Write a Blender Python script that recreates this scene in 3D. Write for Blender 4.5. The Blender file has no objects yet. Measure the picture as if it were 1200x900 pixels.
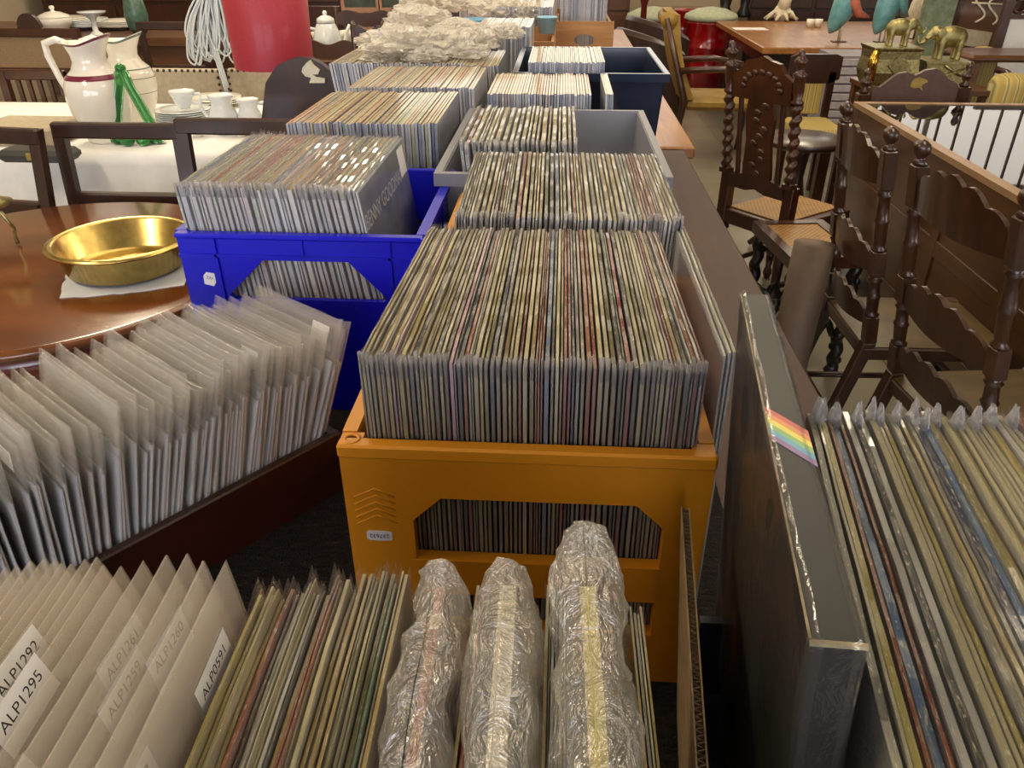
import bpy, math, random
from mathutils import Vector, Matrix, noise, Euler

random.seed(11)
SC = bpy.context.scene
COL = SC.collection
PI = math.pi

# ------------------------------------------------------------------ camera model (photo frame 1200 x 900)
FPX = 900.0
TH = math.atan(526.0 / FPX)                       # pitch down
PS = math.atan(62.0 * math.cos(TH) / FPX)         # yaw to the left
CAMZ = 1.5
_cp, _sp, _cy, _sy = math.cos(TH), math.sin(TH), math.cos(PS), math.sin(PS)
RGT = Vector((_cy, _sy, 0)); FWD = Vector((-_sy * _cp, _cy * _cp, -_sp)); UPV = RGT.cross(FWD)
CAM = Vector((0, 0, CAMZ))


def _ray(x, y):
    return RGT * ((x - 600) / FPX) + FWD - UPV * ((y - 450) / FPX)


def at_z(x, y, z):
    """the place at height z that the photo shows at pixel x, y"""
    d = _ray(x, y)
    return CAM + d * ((z - CAMZ) / d.z)


def at_y(x, y, Y):
    d = _ray(x, y)
    return CAM + d * (Y / d.y)


# ------------------------------------------------------------------ mesh builder
class MB:
    def __init__(s):
        s.v = []; s.f = []; s.m = []; s.s = []

    def add(s, verts, faces, mat=0, M=None, smooth=False):
        b = len(s.v)
        for p in verts:
            p = Vector(p)
            s.v.append(M @ p if M is not None else p)
        for f in faces:
            s.f.append([b + i for i in f]); s.m.append(mat); s.s.append(smooth)
        return s

    def box(s, x0, x1, y0, y1, z0, z1, mat=0, M=None, c=0.0):
        if c <= 0:
            vs = [(x0, y0, z0), (x1, y0, z0), (x1, y1, z0), (x0, y1, z0), (x0, y0, z1), (x1, y0, z1), (x1, y1, z1), (x0, y1, z1)]
            fs = [(3, 2, 1, 0), (4, 5, 6, 7), (0, 1, 5, 4), (1, 2, 6, 5), (2, 3, 7, 6), (3, 0, 4, 7)]
            return s.add(vs, fs, mat, M)
        c = min(c, (x1 - x0) * .45, (y1 - y0) * .45, (z1 - z0) * .45)

        def loop(dx, z):
            a, b2, e, d = x0 + dx, x1 - dx, y0 + dx, y1 - dx
            k = c * (1 if dx == 0 else .4)
            return [(a + k, e, z), (b2 - k, e, z), (b2, e + k, z), (b2, d - k, z), (b2 - k, d, z), (a + k, d, z), (a, d - k, z), (a, e + k, z)]
        vs = loop(c, z0) + loop(0, z0 + c) + loop(0, z1 - c) + loop(c, z1)
        fs = [tuple(range(7, -1, -1)), tuple(range(24, 32))]
        for k in range(3):
            for i in range(8):
                j = (i + 1) % 8
                fs.append((k * 8 + i, k * 8 + j, k * 8 + 8 + j, k * 8 + 8 + i))
        return s.add(vs, fs, mat, M)

    def lathe(s, prof, n=24, M=None, mat=0, smooth=True, fn=None, caps=True):
        vs = []; fs = []
        for (r, z) in prof:
            for i in range(n):
                a = 2 * PI * i / n
                rr, zz = (r, z) if fn is None else fn(r, z, a)
                vs.append((rr * math.cos(a), rr * math.sin(a), zz))
        for k in range(len(prof) - 1):
            for i in range(n):
                j = (i + 1) % n
                fs.append((k * n + i, k * n + j, (k + 1) * n + j, (k + 1) * n + i))
        if caps:
            if prof[0][0] > 1e-5: fs.append(tuple(range(n - 1, -1, -1)))
            if prof[-1][0] > 1e-5: fs.append(tuple((len(prof) - 1) * n + i for i in range(n)))
        return s.add(vs, fs, mat, M, smooth)

    def tube(s, pts, r, n=8, mat=0, smooth=True, M=None, caps=True):
        pts = [Vector(p) for p in pts]
        rs = r if isinstance(r, (list, tuple)) else [r] * len(pts)
        vs = []; fs = []
        up = None
        for k, p in enumerate(pts):
            t = (pts[min(k + 1, len(pts) - 1)] - pts[max(k - 1, 0)])
            t = t.normalized() if t.length > 1e-9 else Vector((0, 0, 1))
            if up is None:
                up = Vector((0, 0, 1)) if abs(t.z) < .9 else Vector((0, 1, 0))
            a = t.cross(up)
            a = a.normalized() if a.length > 1e-6 else t.orthogonal().normalized()
            b = t.cross(a).normalized(); up = -b if False else a.cross(t)
            for i in range(n):
                q = 2 * PI * i / n
                vs.append(p + (a * math.cos(q) + b * math.sin(q)) * rs[k])
        for k in range(len(pts) - 1):
            for i in range(n):
                j = (i + 1) % n
                fs.append((k * n + j, k * n + i, (k + 1) * n + i, (k + 1) * n + j))
        if caps:
            fs.append(tuple(range(n))); fs.append(tuple((len(pts) - 1) * n + i for i in range(n - 1, -1, -1)))
        return s.add(vs, fs, mat, M, smooth)

    def prism(s, out, d0, d1, M=None, mat=0, smooth=False):
        """outline in local x, y (counter-clockwise) pushed out along local z from d0 to d1"""
        n = len(out)
        vs = [(x, y, d0) for x, y in out] + [(x, y, d1) for x, y in out]
        fs = [tuple(range(n - 1, -1, -1)), tuple(range(n, 2 * n))]
        for i in range(n):
            j = (i + 1) % n
            fs.append((i, j, n + j, n + i))
        return s.add(vs, fs, mat, M, smooth)

    def ring(s, outer, inner, d0, d1, M=None, mat=0):
        """plate with a hole; outer and inner have the same number of points"""
        n = len(outer)
        vs = [(x, y, d) for d in (d0, d1) for o in (outer, inner) for x, y in o]
        fs = []
        for i in range(n):
            j = (i + 1) % n
            fs += [(j, i, n + i, n + j), (2 * n + i, 2 * n + j, 3 * n + j, 3 * n + i),
                   (i, j, 2 * n + j, 2 * n + i), (n + j, n + i, 3 * n + i, 3 * n + j)]
        return s.add(vs, fs, mat, M)

    def ball(s, c, rad, n=12, mat=0, M=None):
        rx, ry, rz = rad if isinstance(rad, (tuple, list)) else (rad,) * 3
        m2 = Matrix.Translation(c) @ Matrix.Diagonal((rx, ry, rz, 1))
        if M is not None: m2 = M @ m2
        k = max(5, n // 2 + 1)
        prof = [(math.sin(PI * i / k) if 0 < i < k else 0.0, -math.cos(PI * i / k)) for i in range(k + 1)]
        return s.lathe(prof, n, m2, mat, True, caps=False)

    def sheet(s, rows, mat=0, smooth=True, M=None):
        n = len(rows[0]); vs = [p for r in rows for p in r]; fs = []
        for k in range(len(rows) - 1):
            for i in range(n - 1):
                fs.append((k * n + i, k * n + i + 1, (k + 1) * n + i + 1, (k + 1) * n + i))
        return s.add(vs, fs, mat, M, smooth)

    def mesh(s, name, mats):
        me = bpy.data.meshes.new(name)
        me.from_pydata([tuple(p) for p in s.v], [], s.f)
        for m in (mats if isinstance(mats, (list, tuple)) else [mats]):
            me.materials.append(m)
        me.polygons.foreach_set('material_index', s.m)
        me.polygons.foreach_set('use_smooth', s.s)
        me.validate(); me.update()
        return me

    def build(s, name, mats, parent=None, loc=None):
        o = bpy.data.objects.new(name, s.mesh(name, mats)); COL.objects.link(o)
        if parent is not None: o.parent = parent
        if loc is not None: o.location = loc
        return o


def tag(o, label=None, cat=None, group=None, kind=None):
    if label: o['label'] = label
    if cat: o['category'] = cat
    if group: o['group'] = group
    if kind: o['kind'] = kind
    return o


def thing(name, label, cat, loc=(0, 0, 0), rz=0.0, group=None):
    o = bpy.data.objects.new(name, None); COL.objects.link(o)
    o.empty_display_size = .05
    o.location = loc; o.rotation_euler = (0, 0, rz)
    return tag(o, label, cat, group)


def structure(o):
    o['kind'] = 'structure'; return o


def copy_tree(o, parent=None):
    c = o.copy(); COL.objects.link(c)
    if parent is not None: c.parent = parent
    for ch in list(o.children): copy_tree(ch, c)
    return c


def T(*a): return Matrix.Translation(a)
def RX(a): return Matrix.Rotation(a, 4, 'X')
def RY(a): return Matrix.Rotation(a, 4, 'Y')
def RZ(a): return Matrix.Rotation(a, 4, 'Z')


XZ = Matrix(((1, 0, 0, 0), (0, 0, -1, 0), (0, 1, 0, 0), (0, 0, 0, 1)))     # outline x,y -> world x,z; pushed out towards -y
YZ = Matrix(((0, 0, 1, 0), (1, 0, 0, 0), (0, 1, 0, 0), (0, 0, 0, 1)))      # outline x,y -> world y,z; pushed out towards +x


def text(body, size, name, m, parent, M, ext=.0002, align='CENTER'):
    cu = bpy.data.curves.new(name, 'FONT'); cu.body = body; cu.size = size; cu.extrude = ext
    cu.align_x = align; cu.align_y = 'CENTER'
    tmp = bpy.data.objects.new(name + '_source', cu); COL.objects.link(tmp)
    dg = bpy.context.evaluated_depsgraph_get(); dg.update()
    me = bpy.data.meshes.new_from_object(tmp.evaluated_get(dg))
    bpy.data.objects.remove(tmp); bpy.data.curves.remove(cu)
    me.name = name; me.materials.clear(); me.materials.append(m)
    o = bpy.data.objects.new(name, me); COL.objects.link(o)
    o.parent = parent; o.matrix_local = M
    return o


_ONES = 'zeroth first second third fourth fifth sixth seventh eighth ninth tenth eleventh twelfth thirteenth fourteenth fifteenth sixteenth seventeenth eighteenth nineteenth'.split()
_TENS = {2: 'twent', 3: 'thirt', 4: 'fort', 5: 'fift', 6: 'sixt', 7: 'sevent', 8: 'eight', 9: 'ninet'}


def nth(n):
    if n < 20: return _ONES[n]
    t, o = divmod(n, 10)
    return _TENS[t] + 'ieth' if o == 0 else _TENS[t] + 'y-' + _ONES[o]


# ------------------------------------------------------------------ materials
def lin(h):
    h = h.lstrip('#')
    c = [int(h[i:i + 2], 16) / 255 for i in (0, 2, 4)]
    return tuple((x / 12.92 if x <= .04045 else ((x + .055) / 1.055) ** 2.4) for x in c) + (1,)


class NT:
    def __init__(s, name):
        s.m = bpy.data.materials.new(name); s.m.use_nodes = True
        s.t = s.m.node_tree; s.t.nodes.clear()
        s.out = s.n('ShaderNodeOutputMaterial')

    def n(s, ty, **kw):
        d = s.t.nodes.new(ty)
        for k, v in kw.items():
            if k in d.inputs: d.inputs[k].default_value = v
            else: setattr(d, k, v)
        return d

    def l(s, a, b): s.t.links.new(a, b)

    def coords(s, scale=(1, 1, 1), kind='Object', loc_random=False):
        tc = s.n('ShaderNodeTexCoord'); mp = s.n('ShaderNodeMapping'); mp.inputs['Scale'].default_value = scale
        s.l(tc.outputs[kind], mp.inputs['Vector'])
        if loc_random:
            oi = s.n('ShaderNodeObjectInfo'); mu = s.n('ShaderNodeMath', operation='MULTIPLY'); mu.inputs[1].default_value = 37.0
            s.l(oi.outputs['Random'], mu.inputs[0])
            cb = s.n('ShaderNodeCombineXYZ'); s.l(mu.outputs[0], cb.inputs[0]); s.l(mu.outputs[0], cb.inputs[1]); s.l(mu.outputs[0], cb.inputs[2])
            s.l(cb.outputs[0], mp.inputs['Location'])
        return mp.outputs[0]

    def noise(s, vec, scale=5, detail=3, rough=.55, dist=0.0):
        d = s.n('ShaderNodeTexNoise'); d.inputs['Scale'].default_value = scale; d.inputs['Detail'].default_value = detail
        d.inputs['Roughness'].default_value = rough; d.inputs['Distortion'].default_value = dist
        s.l(vec, d.inputs['Vector']); return d.outputs['Fac']

    def ramp(s, fac, stops):
        d = s.n('ShaderNodeValToRGB'); e = d.color_ramp.elements
        while len(e) < len(stops): e.new(.5)
        for k, (p, c) in enumerate(stops):
            e[k].position = p; e[k].color = c if len(c) == 4 else tuple(c) + (1,)
        s.l(fac, d.inputs['Fac']); return d.outputs['Color']

    def mix(s, fac, a, b, mode='MIX'):
        d = s.n('ShaderNodeMix', data_type='RGBA', blend_type=mode)
        for sock, v in ((d.inputs[0], fac), (d.inputs[6], a), (d.inputs[7], b)):
            if hasattr(v, 'is_linked') or hasattr(v, 'node'): s.l(v, sock)
            else: sock.default_value = v
        return d.outputs[2]

    def bump(s, h, strength=.3, dist=.002):
        d = s.n('ShaderNodeBump'); d.inputs['Strength'].default_value = strength; d.inputs['Distance'].default_value = dist
        s.l(h, d.inputs['Height']); return d.outputs['Normal']

    def pbsdf(s, color=None, rough=.5, metal=0.0, normal=None, coat=0.0, coat_rough=.1, spec=.5, **kw):
        p = s.n('ShaderNodeBsdfPrincipled')
        if color is not None:
            if hasattr(color, 'node'): s.l(color, p.inputs['Base Color'])
            else: p.inputs['Base Color'].default_value = color
        if hasattr(rough, 'node'): s.l(rough, p.inputs['Roughness'])
        else: p.inputs['Roughness'].default_value = rough
        p.inputs['Metallic'].default_value = metal
        p.inputs['Coat Weight'].default_value = coat; p.inputs['Coat Roughness'].default_value = coat_rough
        p.inputs['Specular IOR Level'].default_value = spec
        for k, v in kw.items(): p.inputs[k.replace('_', ' ')].default_value = v
        if normal is not None: s.l(normal, p.inputs['Normal'])
        return p.outputs[0]

    def done(s, sh):
        s.l(sh, s.out.inputs['Surface']); return s.m


def flat(name, h, rough=.5, metal=0.0, coat=0.0, var=.12, scale=30, bump=0.0, spec=.5, **kw):
    t = NT(name); v = t.coords(); f = t.noise(v, scale, 4)
    c = lin(h); a = tuple(x * (1 - var) for x in c[:3]) + (1,); b = tuple(min(1, x * (1 + var)) for x in c[:3]) + (1,)
    col = t.ramp(f, [(.3, a), (.7, b)])
    return t.done(t.pbsdf(col, rough, metal, t.bump(f, bump) if bump else None, coat, spec=spec, **kw))


def wood(name, dark, light, scale=(3, 3, 40), rough=.4, coat=.3, bump=.1, spots=0.0):
    """scale: small along the grain"""
    t = NT(name); v = t.coords(scale)
    f = t.noise(v, 1.0, 6, .6, .6); g = t.noise(t.coords((3, 3, 3)), 1.5, 3)
    col = t.ramp(f, [(.28, lin(dark)), (.72, lin(light))])
    col = t.mix(.35, col, t.ramp(g, [(.3, lin(dark)), (.7, lin(light))]))
    return t.done(t.pbsdf(col, rough, 0, t.bump(f, bump, .001), coat, .15))


def film(name, clear=.75, tint='#EDEBE6', gloss=.5, rough=.12, wr=60, bump=.5, dist=.002, kind='Object', edge=.4):
    """thin plastic: part see-through, part milky, part shiny"""
    t = NT(name); v = t.coords((1, 1, 1), kind, True)
    f = t.noise(v, wr, 4, .6, 1.2); nm = t.bump(f, bump, dist)
    tr = t.n('ShaderNodeBsdfTransparent')
    gl = t.n('ShaderNodeBsdfGlossy'); gl.inputs['Roughness'].default_value = rough; t.l(nm, gl.inputs['Normal'])
    df = t.n('ShaderNodeBsdfDiffuse'); df.inputs['Color'].default_value = lin(tint); t.l(nm, df.inputs['Normal'])
    tl = t.n('ShaderNodeBsdfTranslucent'); tl.inputs['Color'].default_value = lin(tint)
    m0 = t.n('ShaderNodeMixShader'); m0.inputs[0].default_value = .45; t.l(df.outputs[0], m0.inputs[1]); t.l(tl.outputs[0], m0.inputs[2])
    m1 = t.n('ShaderNodeMixShader'); m1.inputs[0].default_value = gloss; t.l(m0.outputs[0], m1.inputs[1]); t.l(gl.outputs[0], m1.inputs[2])
    lw = t.n('ShaderNodeLayerWeight'); lw.inputs['Blend'].default_value = .25; t.l(nm, lw.inputs['Normal'])
    mr = t.n('ShaderNodeMapRange'); mr.inputs['To Min'].default_value = 1 - clear; mr.inputs['To Max'].default_value = min(1, 1 - clear + edge)
    t.l(lw.outputs['Facing'], mr.inputs['Value'])
    m2 = t.n('ShaderNodeMixShader'); t.l(mr.outputs[0], m2.inputs[0]); t.l(tr.outputs[0], m2.inputs[1]); t.l(m1.outputs[0], m2.inputs[2])
    return t.done(m2.outputs[0])


def sleeve_mats(name, attr=None):
    """edge of the card and printed cover; both take the record's own colour"""
    out = []
    for part in ('edge', 'cover'):
        t = NT(name + '_' + part)
        if attr:
            a = t.n('ShaderNodeAttribute'); a.attribute_name = attr; base = a.outputs['Color']; rnd = None
        else:
            oi = t.n('ShaderNodeObjectInfo'); base = oi.outputs['Color']; rnd = oi.outputs['Random']
        v = t.coords((1, 1, 1), 'Object', attr is None)
        if part == 'edge':
            f = t.noise(t.coords((2.5, 55, 60), 'Object', attr is None), 1.0, 5, .7)
            col = t.mix(t.ramp(f, [(.48, (0, 0, 0, 1)), (.72, (.75, .75, .75, 1))]), base, lin('#F0E2A8'))  # cream glints along the edge, painted into its colour
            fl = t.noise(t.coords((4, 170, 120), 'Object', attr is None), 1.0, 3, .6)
            col = t.mix(t.ramp(fl, [(.60, (0, 0, 0, 1)), (.66, (.9, .9, .9, 1))]), col, lin('#FFF8DC'))  # sparse white glint flecks painted over the edge colour
            g = t.noise(v, 130, 4); nm = t.bump(g, .8, .005)
            sh = t.pbsdf(col, .28, 0, nm, .8, .1)
        else:
            g = t.noise(t.coords((3, 60, 26), 'Object', attr is None), 1.0, 5, .75)
            col = t.mix(t.ramp(g, [(.3, (.32, .32, .32, 1)), (.7, (.85, .85, .85, 1))]), base, lin('#9A969A'))
            h = t.noise(t.coords((150, 150, 30), 'Object', attr is None), 1.0, 4, .6, .8); nm = t.bump(h, .55, .003)
            sh = t.pbsdf(col, .3, 0, nm, .6, .12)
        out.append(t.done(sh))
    return out


M = {}
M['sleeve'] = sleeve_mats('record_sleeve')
M['far_sleeve'] = sleeve_mats('far_sleeve', 'tint')
M['film'] = film('clear_film', .88, '#F0EEEA', .75, .1, 90, .7, edge=.3)
M['film_clear'] = film('polythene', .85, '#F4F0EA', .4, .14, 25, .3, edge=.3)
M['film_frost'] = film('frosted_polythene', .74, '#F0E6D6', .30, .22, 14, .2, edge=.22)
M['film_crumple'] = film('crumpled_film', .58, '#F6F0E2', .6, .12, 60, 1.0, .014, edge=.32)
M['film_bag'] = film('far_crumpled_bags', .42, '#FAF4E6', .4, .18, 40, 1.0, .01, edge=.3)
M['film_corner'] = film('crumpled_film_corner', .45, '#F4F2FA', .6, .1, 120, .8, .004, edge=.4)
M['paper'] = flat('white_paper', '#E6E4E2', .7, var=.04)
M['ink'] = flat('black_ink', '#24242A', .6)
M['ink_blue'] = flat('blue_ink', '#5A5F9A', .6)
M['orange'] = flat('orange_plastic', '#DC901A', .42, var=.05, scale=12, bump=.03)
M['orange_dark'] = flat('painted_socket_shade', '#5A2408', .6)
M['blue'] = flat('blue_plastic', '#0B0BC4', .3, var=.06, scale=8)
M['navy'] = flat('dark_navy_plastic', '#141824', .35)
M['black'] = flat('black_card', '#1A1C1B', .5, var=.2, coat=.1)
M['blackplastic'] = flat('black_bin_plastic', '#222C40', .14, var=.1)
M['greyplastic'] = flat('grey_bin_plastic', '#868790', .3, var=.05, scale=10)
M['mahog'] = wood('dark_box_wood', '#1C0B06', '#3A170C', (6, 6, 30), .35, .4)
M['table'] = wood('painted_table_wood', '#2C160E', '#4E2C1C', (40, 3, 30), .62, .0, .4)
M['lightwood'] = wood('light_table_wood', '#7A4C22', '#B47C42', (30, 3, 30), .35, .3)
M['cratewood'] = wood('crate_wood', '#8A5C34', '#BE9058', (3, 30, 30), .6, .0, .3)
M['roundwood'] = wood('polished_round_table_wood', '#52260F', '#7E4820', (2, 14, 14), .16, .8, .02)
M['redwood'] = flat('red_mahogany', '#5A1A12', .25, coat=.6)
M['chair'] = wood('dark_oak', '#1E0E07', '#48260F', (25, 25, 4), .34, .5, .15)
M['chair2'] = wood('carved_walnut', '#26110A', '#4E2814', (25, 25, 4), .35, .4, .2)
M['darkchair'] = wood('very_dark_wood', '#1E0F09', '#3E2216', (25, 25, 4), .35, .3, .1)
M['brownwood'] = wood('brown_wood', '#3E2412', '#6E4626', (4, 25, 25), .4, .3, .1)
M['cabinet'] = wood('cabinet_oak', '#2E1A0C', '#583414', (3, 3, 30), .35, .4, .1)
M['rim'] = wood('pale_worn_wood', '#7A5A3C', '#AA8A68', (30, 3, 30), .45, .2, .1)
M['leather'] = flat('olive_leather', '#4C3A1A', .45, var=.35, scale=18, bump=.3)
M['brownleather'] = flat('dark_brown_leather', '#3A2A26', .38, var=.2, scale=14, bump=.1)
M['brass'] = flat('brass', '#C2973F', .24, 1.0, var=.12, scale=20, bump=.08)
M['oldbrass'] = flat('aged_brass', '#A09668', .4, 1.0, var=.4, scale=70, bump=.7)
M['basin'] = flat('worn_brass', '#CDB26A', .26, 1.0, var=.2, scale=35, bump=.1)
M['china'] = flat('white_china', '#ECE8DC', .14, var=.02, coat=.5)
M['china_blue'] = flat('pale_blue_china', '#DDE2E4', .16, var=.05, coat=.4)
M['maroon'] = flat('maroon_glaze', '#742A40', .2, var=.1)
M['greenline'] = flat('grey_green_glaze', '#6C8078', .25)
M['cloth'] = flat('white_cloth', '#E4E4E2', .85, var=.06, scale=10, bump=.3)
M['linen'] = flat('beige_linen', '#B4A892', .9, var=.12, scale=40, bump=.2)
M['stud'] = flat('dark_studs', '#2C2420', .4)
M['cable'] = flat('pale_grey_cable', '#C4CCD2', .45, var=.05)
M['redshade'] = flat('red_lampshade', '#A62A38', .55, var=.12, scale=160, bump=.15, coat=.1)
M['redgloss'] = flat('red_glossy_drum', '#8E0A10', .18, coat=.8, var=.15)
M['cushion'] = flat('pale_green_cushion', '#B6BCA2', .8)
M['yellowfab'] = flat('mustard_leather', '#96762E', .5, var=.25, scale=14)
M['tube'] = flat('grey_brown_tube', '#6A5848', .7, var=.1)
M['teal'] = flat('teal_glaze', '#6AA6AE', .3, var=.2, scale=25)
M['coral'] = flat('coral_paint', '#C8745C', .5, var=.2)
M['bone'] = flat('bone_white', '#D8D0B8', .5, var=.15)
M['darkgrey'] = flat('dark_grey', '#3A3A38', .4)
M['iron'] = flat('black_iron', '#15120F', .35, var=.3)
M['plaster'] = flat('warm_plaster', '#B8A890', .9, var=.05, scale=3)
M['ceiling'] = flat('ceiling_paint', '#C8C2B4', .9, var=.03, scale=3)
M['gold'] = flat('gilt', '#B49A5A', .35, .6, var=.2)
M['pinkframe'] = flat('pinkish_frame', '#B08468', .5)
M['picture'] = flat('dark_green_print', '#3E463A', .5, var=.5, scale=12)
M['bluelid'] = flat('blue_lid', '#2E86B4', .4)
M['greenglass'] = None


def _green():
    t = NT('green_glass')
    g = t.n('ShaderNodeBsdfGlass'); g.inputs['Color'].default_value = lin('#A6DCA8'); g.inputs['IOR'].default_value = 1.35; g.inputs['Roughness'].default_value = .05
    d = t.pbsdf(lin('#58B468'), .12, coat=.5)
    m = t.n('ShaderNodeMixShader'); m.inputs[0].default_value = .3; t.l(g.outputs[0], m.inputs[1]); t.l(d, m.inputs[2])
    return t.done(m.outputs[0])


M['greenglass'] = _green()


def _glass():
    t = NT('table_glass')
    tr = t.n('ShaderNodeBsdfTransparent'); tr.inputs['Color'].default_value = (.82, .86, .84, 1)
    gl = t.n('ShaderNodeBsdfGlossy'); gl.inputs['Roughness'].default_value = .02
    fr = t.n('ShaderNodeFresnel'); fr.inputs['IOR'].default_value = 1.9
    m = t.n('ShaderNodeMixShader'); t.l(fr.outputs[0], m.inputs[0]); t.l(tr.outputs[0], m.inputs[1]); t.l(gl.outputs[0], m.inputs[2])
    return t.done(m.outputs[0])


M['glass'] = _glass()


def _stripes(name, stops, scale, axis=0, rough=.8):
    t = NT(name); v = t.coords((1, 1, 1)); sp = t.n('ShaderNodeSeparateXYZ'); t.l(v, sp.inputs[0])
    mu = t.n('ShaderNodeMath', operation='MULTIPLY'); mu.inputs[1].default_value = scale; t.l(sp.outputs[axis], mu.inputs[0])
    fr = t.n('ShaderNodeMath', operation='FRACT'); t.l(mu.outputs[0], fr.inputs[0])
    c = t.ramp(fr.outputs[0], stops)
    return t.done(t.pbsdf(c, rough))


M['striped'] = _stripes('striped_satin', [(0, lin('#D6D0C0')), (.3, lin('#D6D0C0')), (.34, lin('#B9A98A')), (.5, lin('#E4E0D6')), (.62, lin('#9CA3A0')), (.66, lin('#D6D0C0')), (1, lin('#C8BFAA'))], 9, 0, .4)
M['yellowstripe'] = _stripes('yellow_striped_fabric', [(0, lin('#A8924E')), (.4, lin('#A8924E')), (.44, lin('#C8BC8E')), (.6, lin('#7A6A34')), (.75, lin('#B8A86A')), (1, lin('#A8924E'))], 22, 0)
M['rainbow'] = None


def _cane():
    t = NT('woven_cane')
    v = t.coords((1, 1, 1)); w = t.n('ShaderNodeTexChecker'); w.inputs['Scale'].default_value = 90
    w.inputs['Color1'].default_value = lin('#A67A3A'); w.inputs['Color2'].default_value = lin('#6E4A1E'); t.l(v, w.inputs['Vector'])
    f = t.noise(v, 12, 3); c = t.mix(.3, w.outputs['Color'], t.ramp(f, [(.3, lin('#6E4E24')), (.7, lin('#B98E4C'))]))
    return t.done(t.pbsdf(c, .5, 0, t.bump(w.outputs['Fac'], .4, .001)))


M['cane'] = _cane()


def _carpet():
    t = NT('dark_felt'); v = t.coords((1, 1, 1))
    f = t.noise(t.coords((70, 260, 70)), 1.0, 6, .75); g = t.noise(v, 420, 2)
    c = t.ramp(f, [(.35, lin('#0E0C0B')), (.62, lin('#2E2925')), (.8, lin('#6A6058'))])
    return t.done(t.pbsdf(c, .9, 0, t.bump(g, .9, .006), spec=.2))


M['carpet'] = _carpet()


def _floor():
    t = NT('floor_tiles'); v = t.coords((1, 1, 1))
    b = t.n('ShaderNodeTexBrick'); b.offset = 0; b.inputs['Scale'].default_value = 1.0
    b.inputs['Brick Width'].default_value = .45; b.inputs['Row Height'].default_value = .45; b.inputs['Mortar Size'].default_value = .004
    b.inputs['Color1'].default_value = lin('#8E8674'); b.inputs['Color2'].default_value = lin('#867E6E'); b.inputs['Mortar'].default_value = lin('#5A5448')
    t.l(v, b.inputs['Vector'])
    f = t.noise(v, 3, 5); c = t.mix(.25, b.outputs['Color'], t.ramp(f, [(.3, lin('#6E6656')), (.7, lin('#A29A88'))]))
    return t.done(t.pbsdf(c, .32, 0, None, .2))


M['floor'] = _floor()


def _cardboard():
    t = NT('cardboard'); v = t.coords((1, 1, 1)); f = t.noise(v, 60, 4)
    return t.done(t.pbsdf(t.ramp(f, [(.3, lin('#7A6448')), (.7, lin('#9C8462'))]), .85))


M['cardboard'] = _cardboard()


def emit(name, h, strength):
    t = NT(name); e = t.n('ShaderNodeEmission'); e.inputs['Color'].default_value = lin(h); e.inputs['Strength'].default_value = strength
    return t.done(e.outputs[0])
M["silver"] = flat("silver", "#C8C8C4", .22, 1.0, var=.1)
LAMP = 46
# ------------------------------------------------------------------ camera, light, room
cam = bpy.data.cameras.new('camera'); cam.sensor_fit = 'HORIZONTAL'; cam.sensor_width = 36; cam.lens = 36 * FPX / 1200
cam.clip_start = .01
co = bpy.data.objects.new('camera', cam); COL.objects.link(co)
co.location = CAM
co.matrix_world = Matrix(((RGT.x, UPV.x, -FWD.x, CAM.x), (RGT.y, UPV.y, -FWD.y, CAM.y), (RGT.z, UPV.z, -FWD.z, CAM.z), (0, 0, 0, 1)))
SC.camera = co
SC.view_settings.view_transform = 'Standard'; SC.view_settings.look = 'None'; SC.view_settings.gamma = 1
SC.view_settings.use_curve_mapping = False; SC.view_settings.exposure = 0.16
SC.cycles.transparent_max_bounces = 40; SC.cycles.max_bounces = 8; SC.cycles.caustics_reflective = False; SC.cycles.caustics_refractive = False
SC.cycles.sample_clamp_indirect = 4.0

w = bpy.data.worlds.new('world'); w.use_nodes = True; SC.world = w
w.node_tree.nodes['Background'].inputs[0].default_value = (.9, .95, 1, 1); w.node_tree.nodes['Background'].inputs[1].default_value = .3

RX0, RX1, RY0, RY1, RH = -5.5, 7.0, -4.0, 10.5, 3.3


def slab(name, *b, m):
    return structure(MB().box(*b).build(name, m))


slab('floor', RX0, RX1, RY0, RY1, -.1, 0, m=M['floor'])
slab('ceiling', RX0, RX1, RY0, RY1, RH, RH + .1, m=M['ceiling'])
slab('wall_left', RX0 - .1, RX0, RY0, RY1, 0, RH, m=M['plaster'])
slab('wall_right', RX1, RX1 + .1, RY0, RY1, 0, RH, m=M['plaster'])
# walls with windows (behind the camera and at the far end)


def window_wall(name, y, holes, n0, day, strength):
    b = MB(); xs = RX0
    holes = sorted(holes)
    for (a, c, z0, z1) in holes:
        b.box(xs, a, y - .05, y + .05, 0, RH)
        b.box(a, c, y - .05, y + .05, 0, z0); b.box(a, c, y - .05, y + .05, z1, RH); xs = c
    b.box(xs, RX1, y - .05, y + .05, 0, RH)
    structure(b.build(name, M['plaster']))
    for k, (a, c, z0, z1) in enumerate(holes):
        f = MB()
        for q in (a, (a + c) / 2 - .03, c - .06): f.box(q, q + .06, y - .04, y + .04, z0, z1)
        f.box(a, c, y - .04, y + .04, z0, z0 + .06); f.box(a, c, y - .04, y + .04, z1 - .06, z1)
        fo = structure(f.build('window_%d' % (n0 + k), M['ceiling']))
        g = MB().box(a, c, y - .006, y + .006, z0, z1).build('window_%d_pane' % (n0 + k), emit('daylight_pane_%d' % (n0 + k), day, strength))
        g.parent = fo; structure(g)


window_wall('wall_front', RY0, [(-4.5, -1.2, .9, 2.9), (-.8, 2.5, .9, 2.9)], 1, '#F2F4FF', 6.0)
window_wall('wall_back', RY1, [(2.6, 6.8, 1.25, 3.0), (-2.2, 1.6, 1.5, 3.0)], 3, '#FFF4E4', 1.7)
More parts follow.
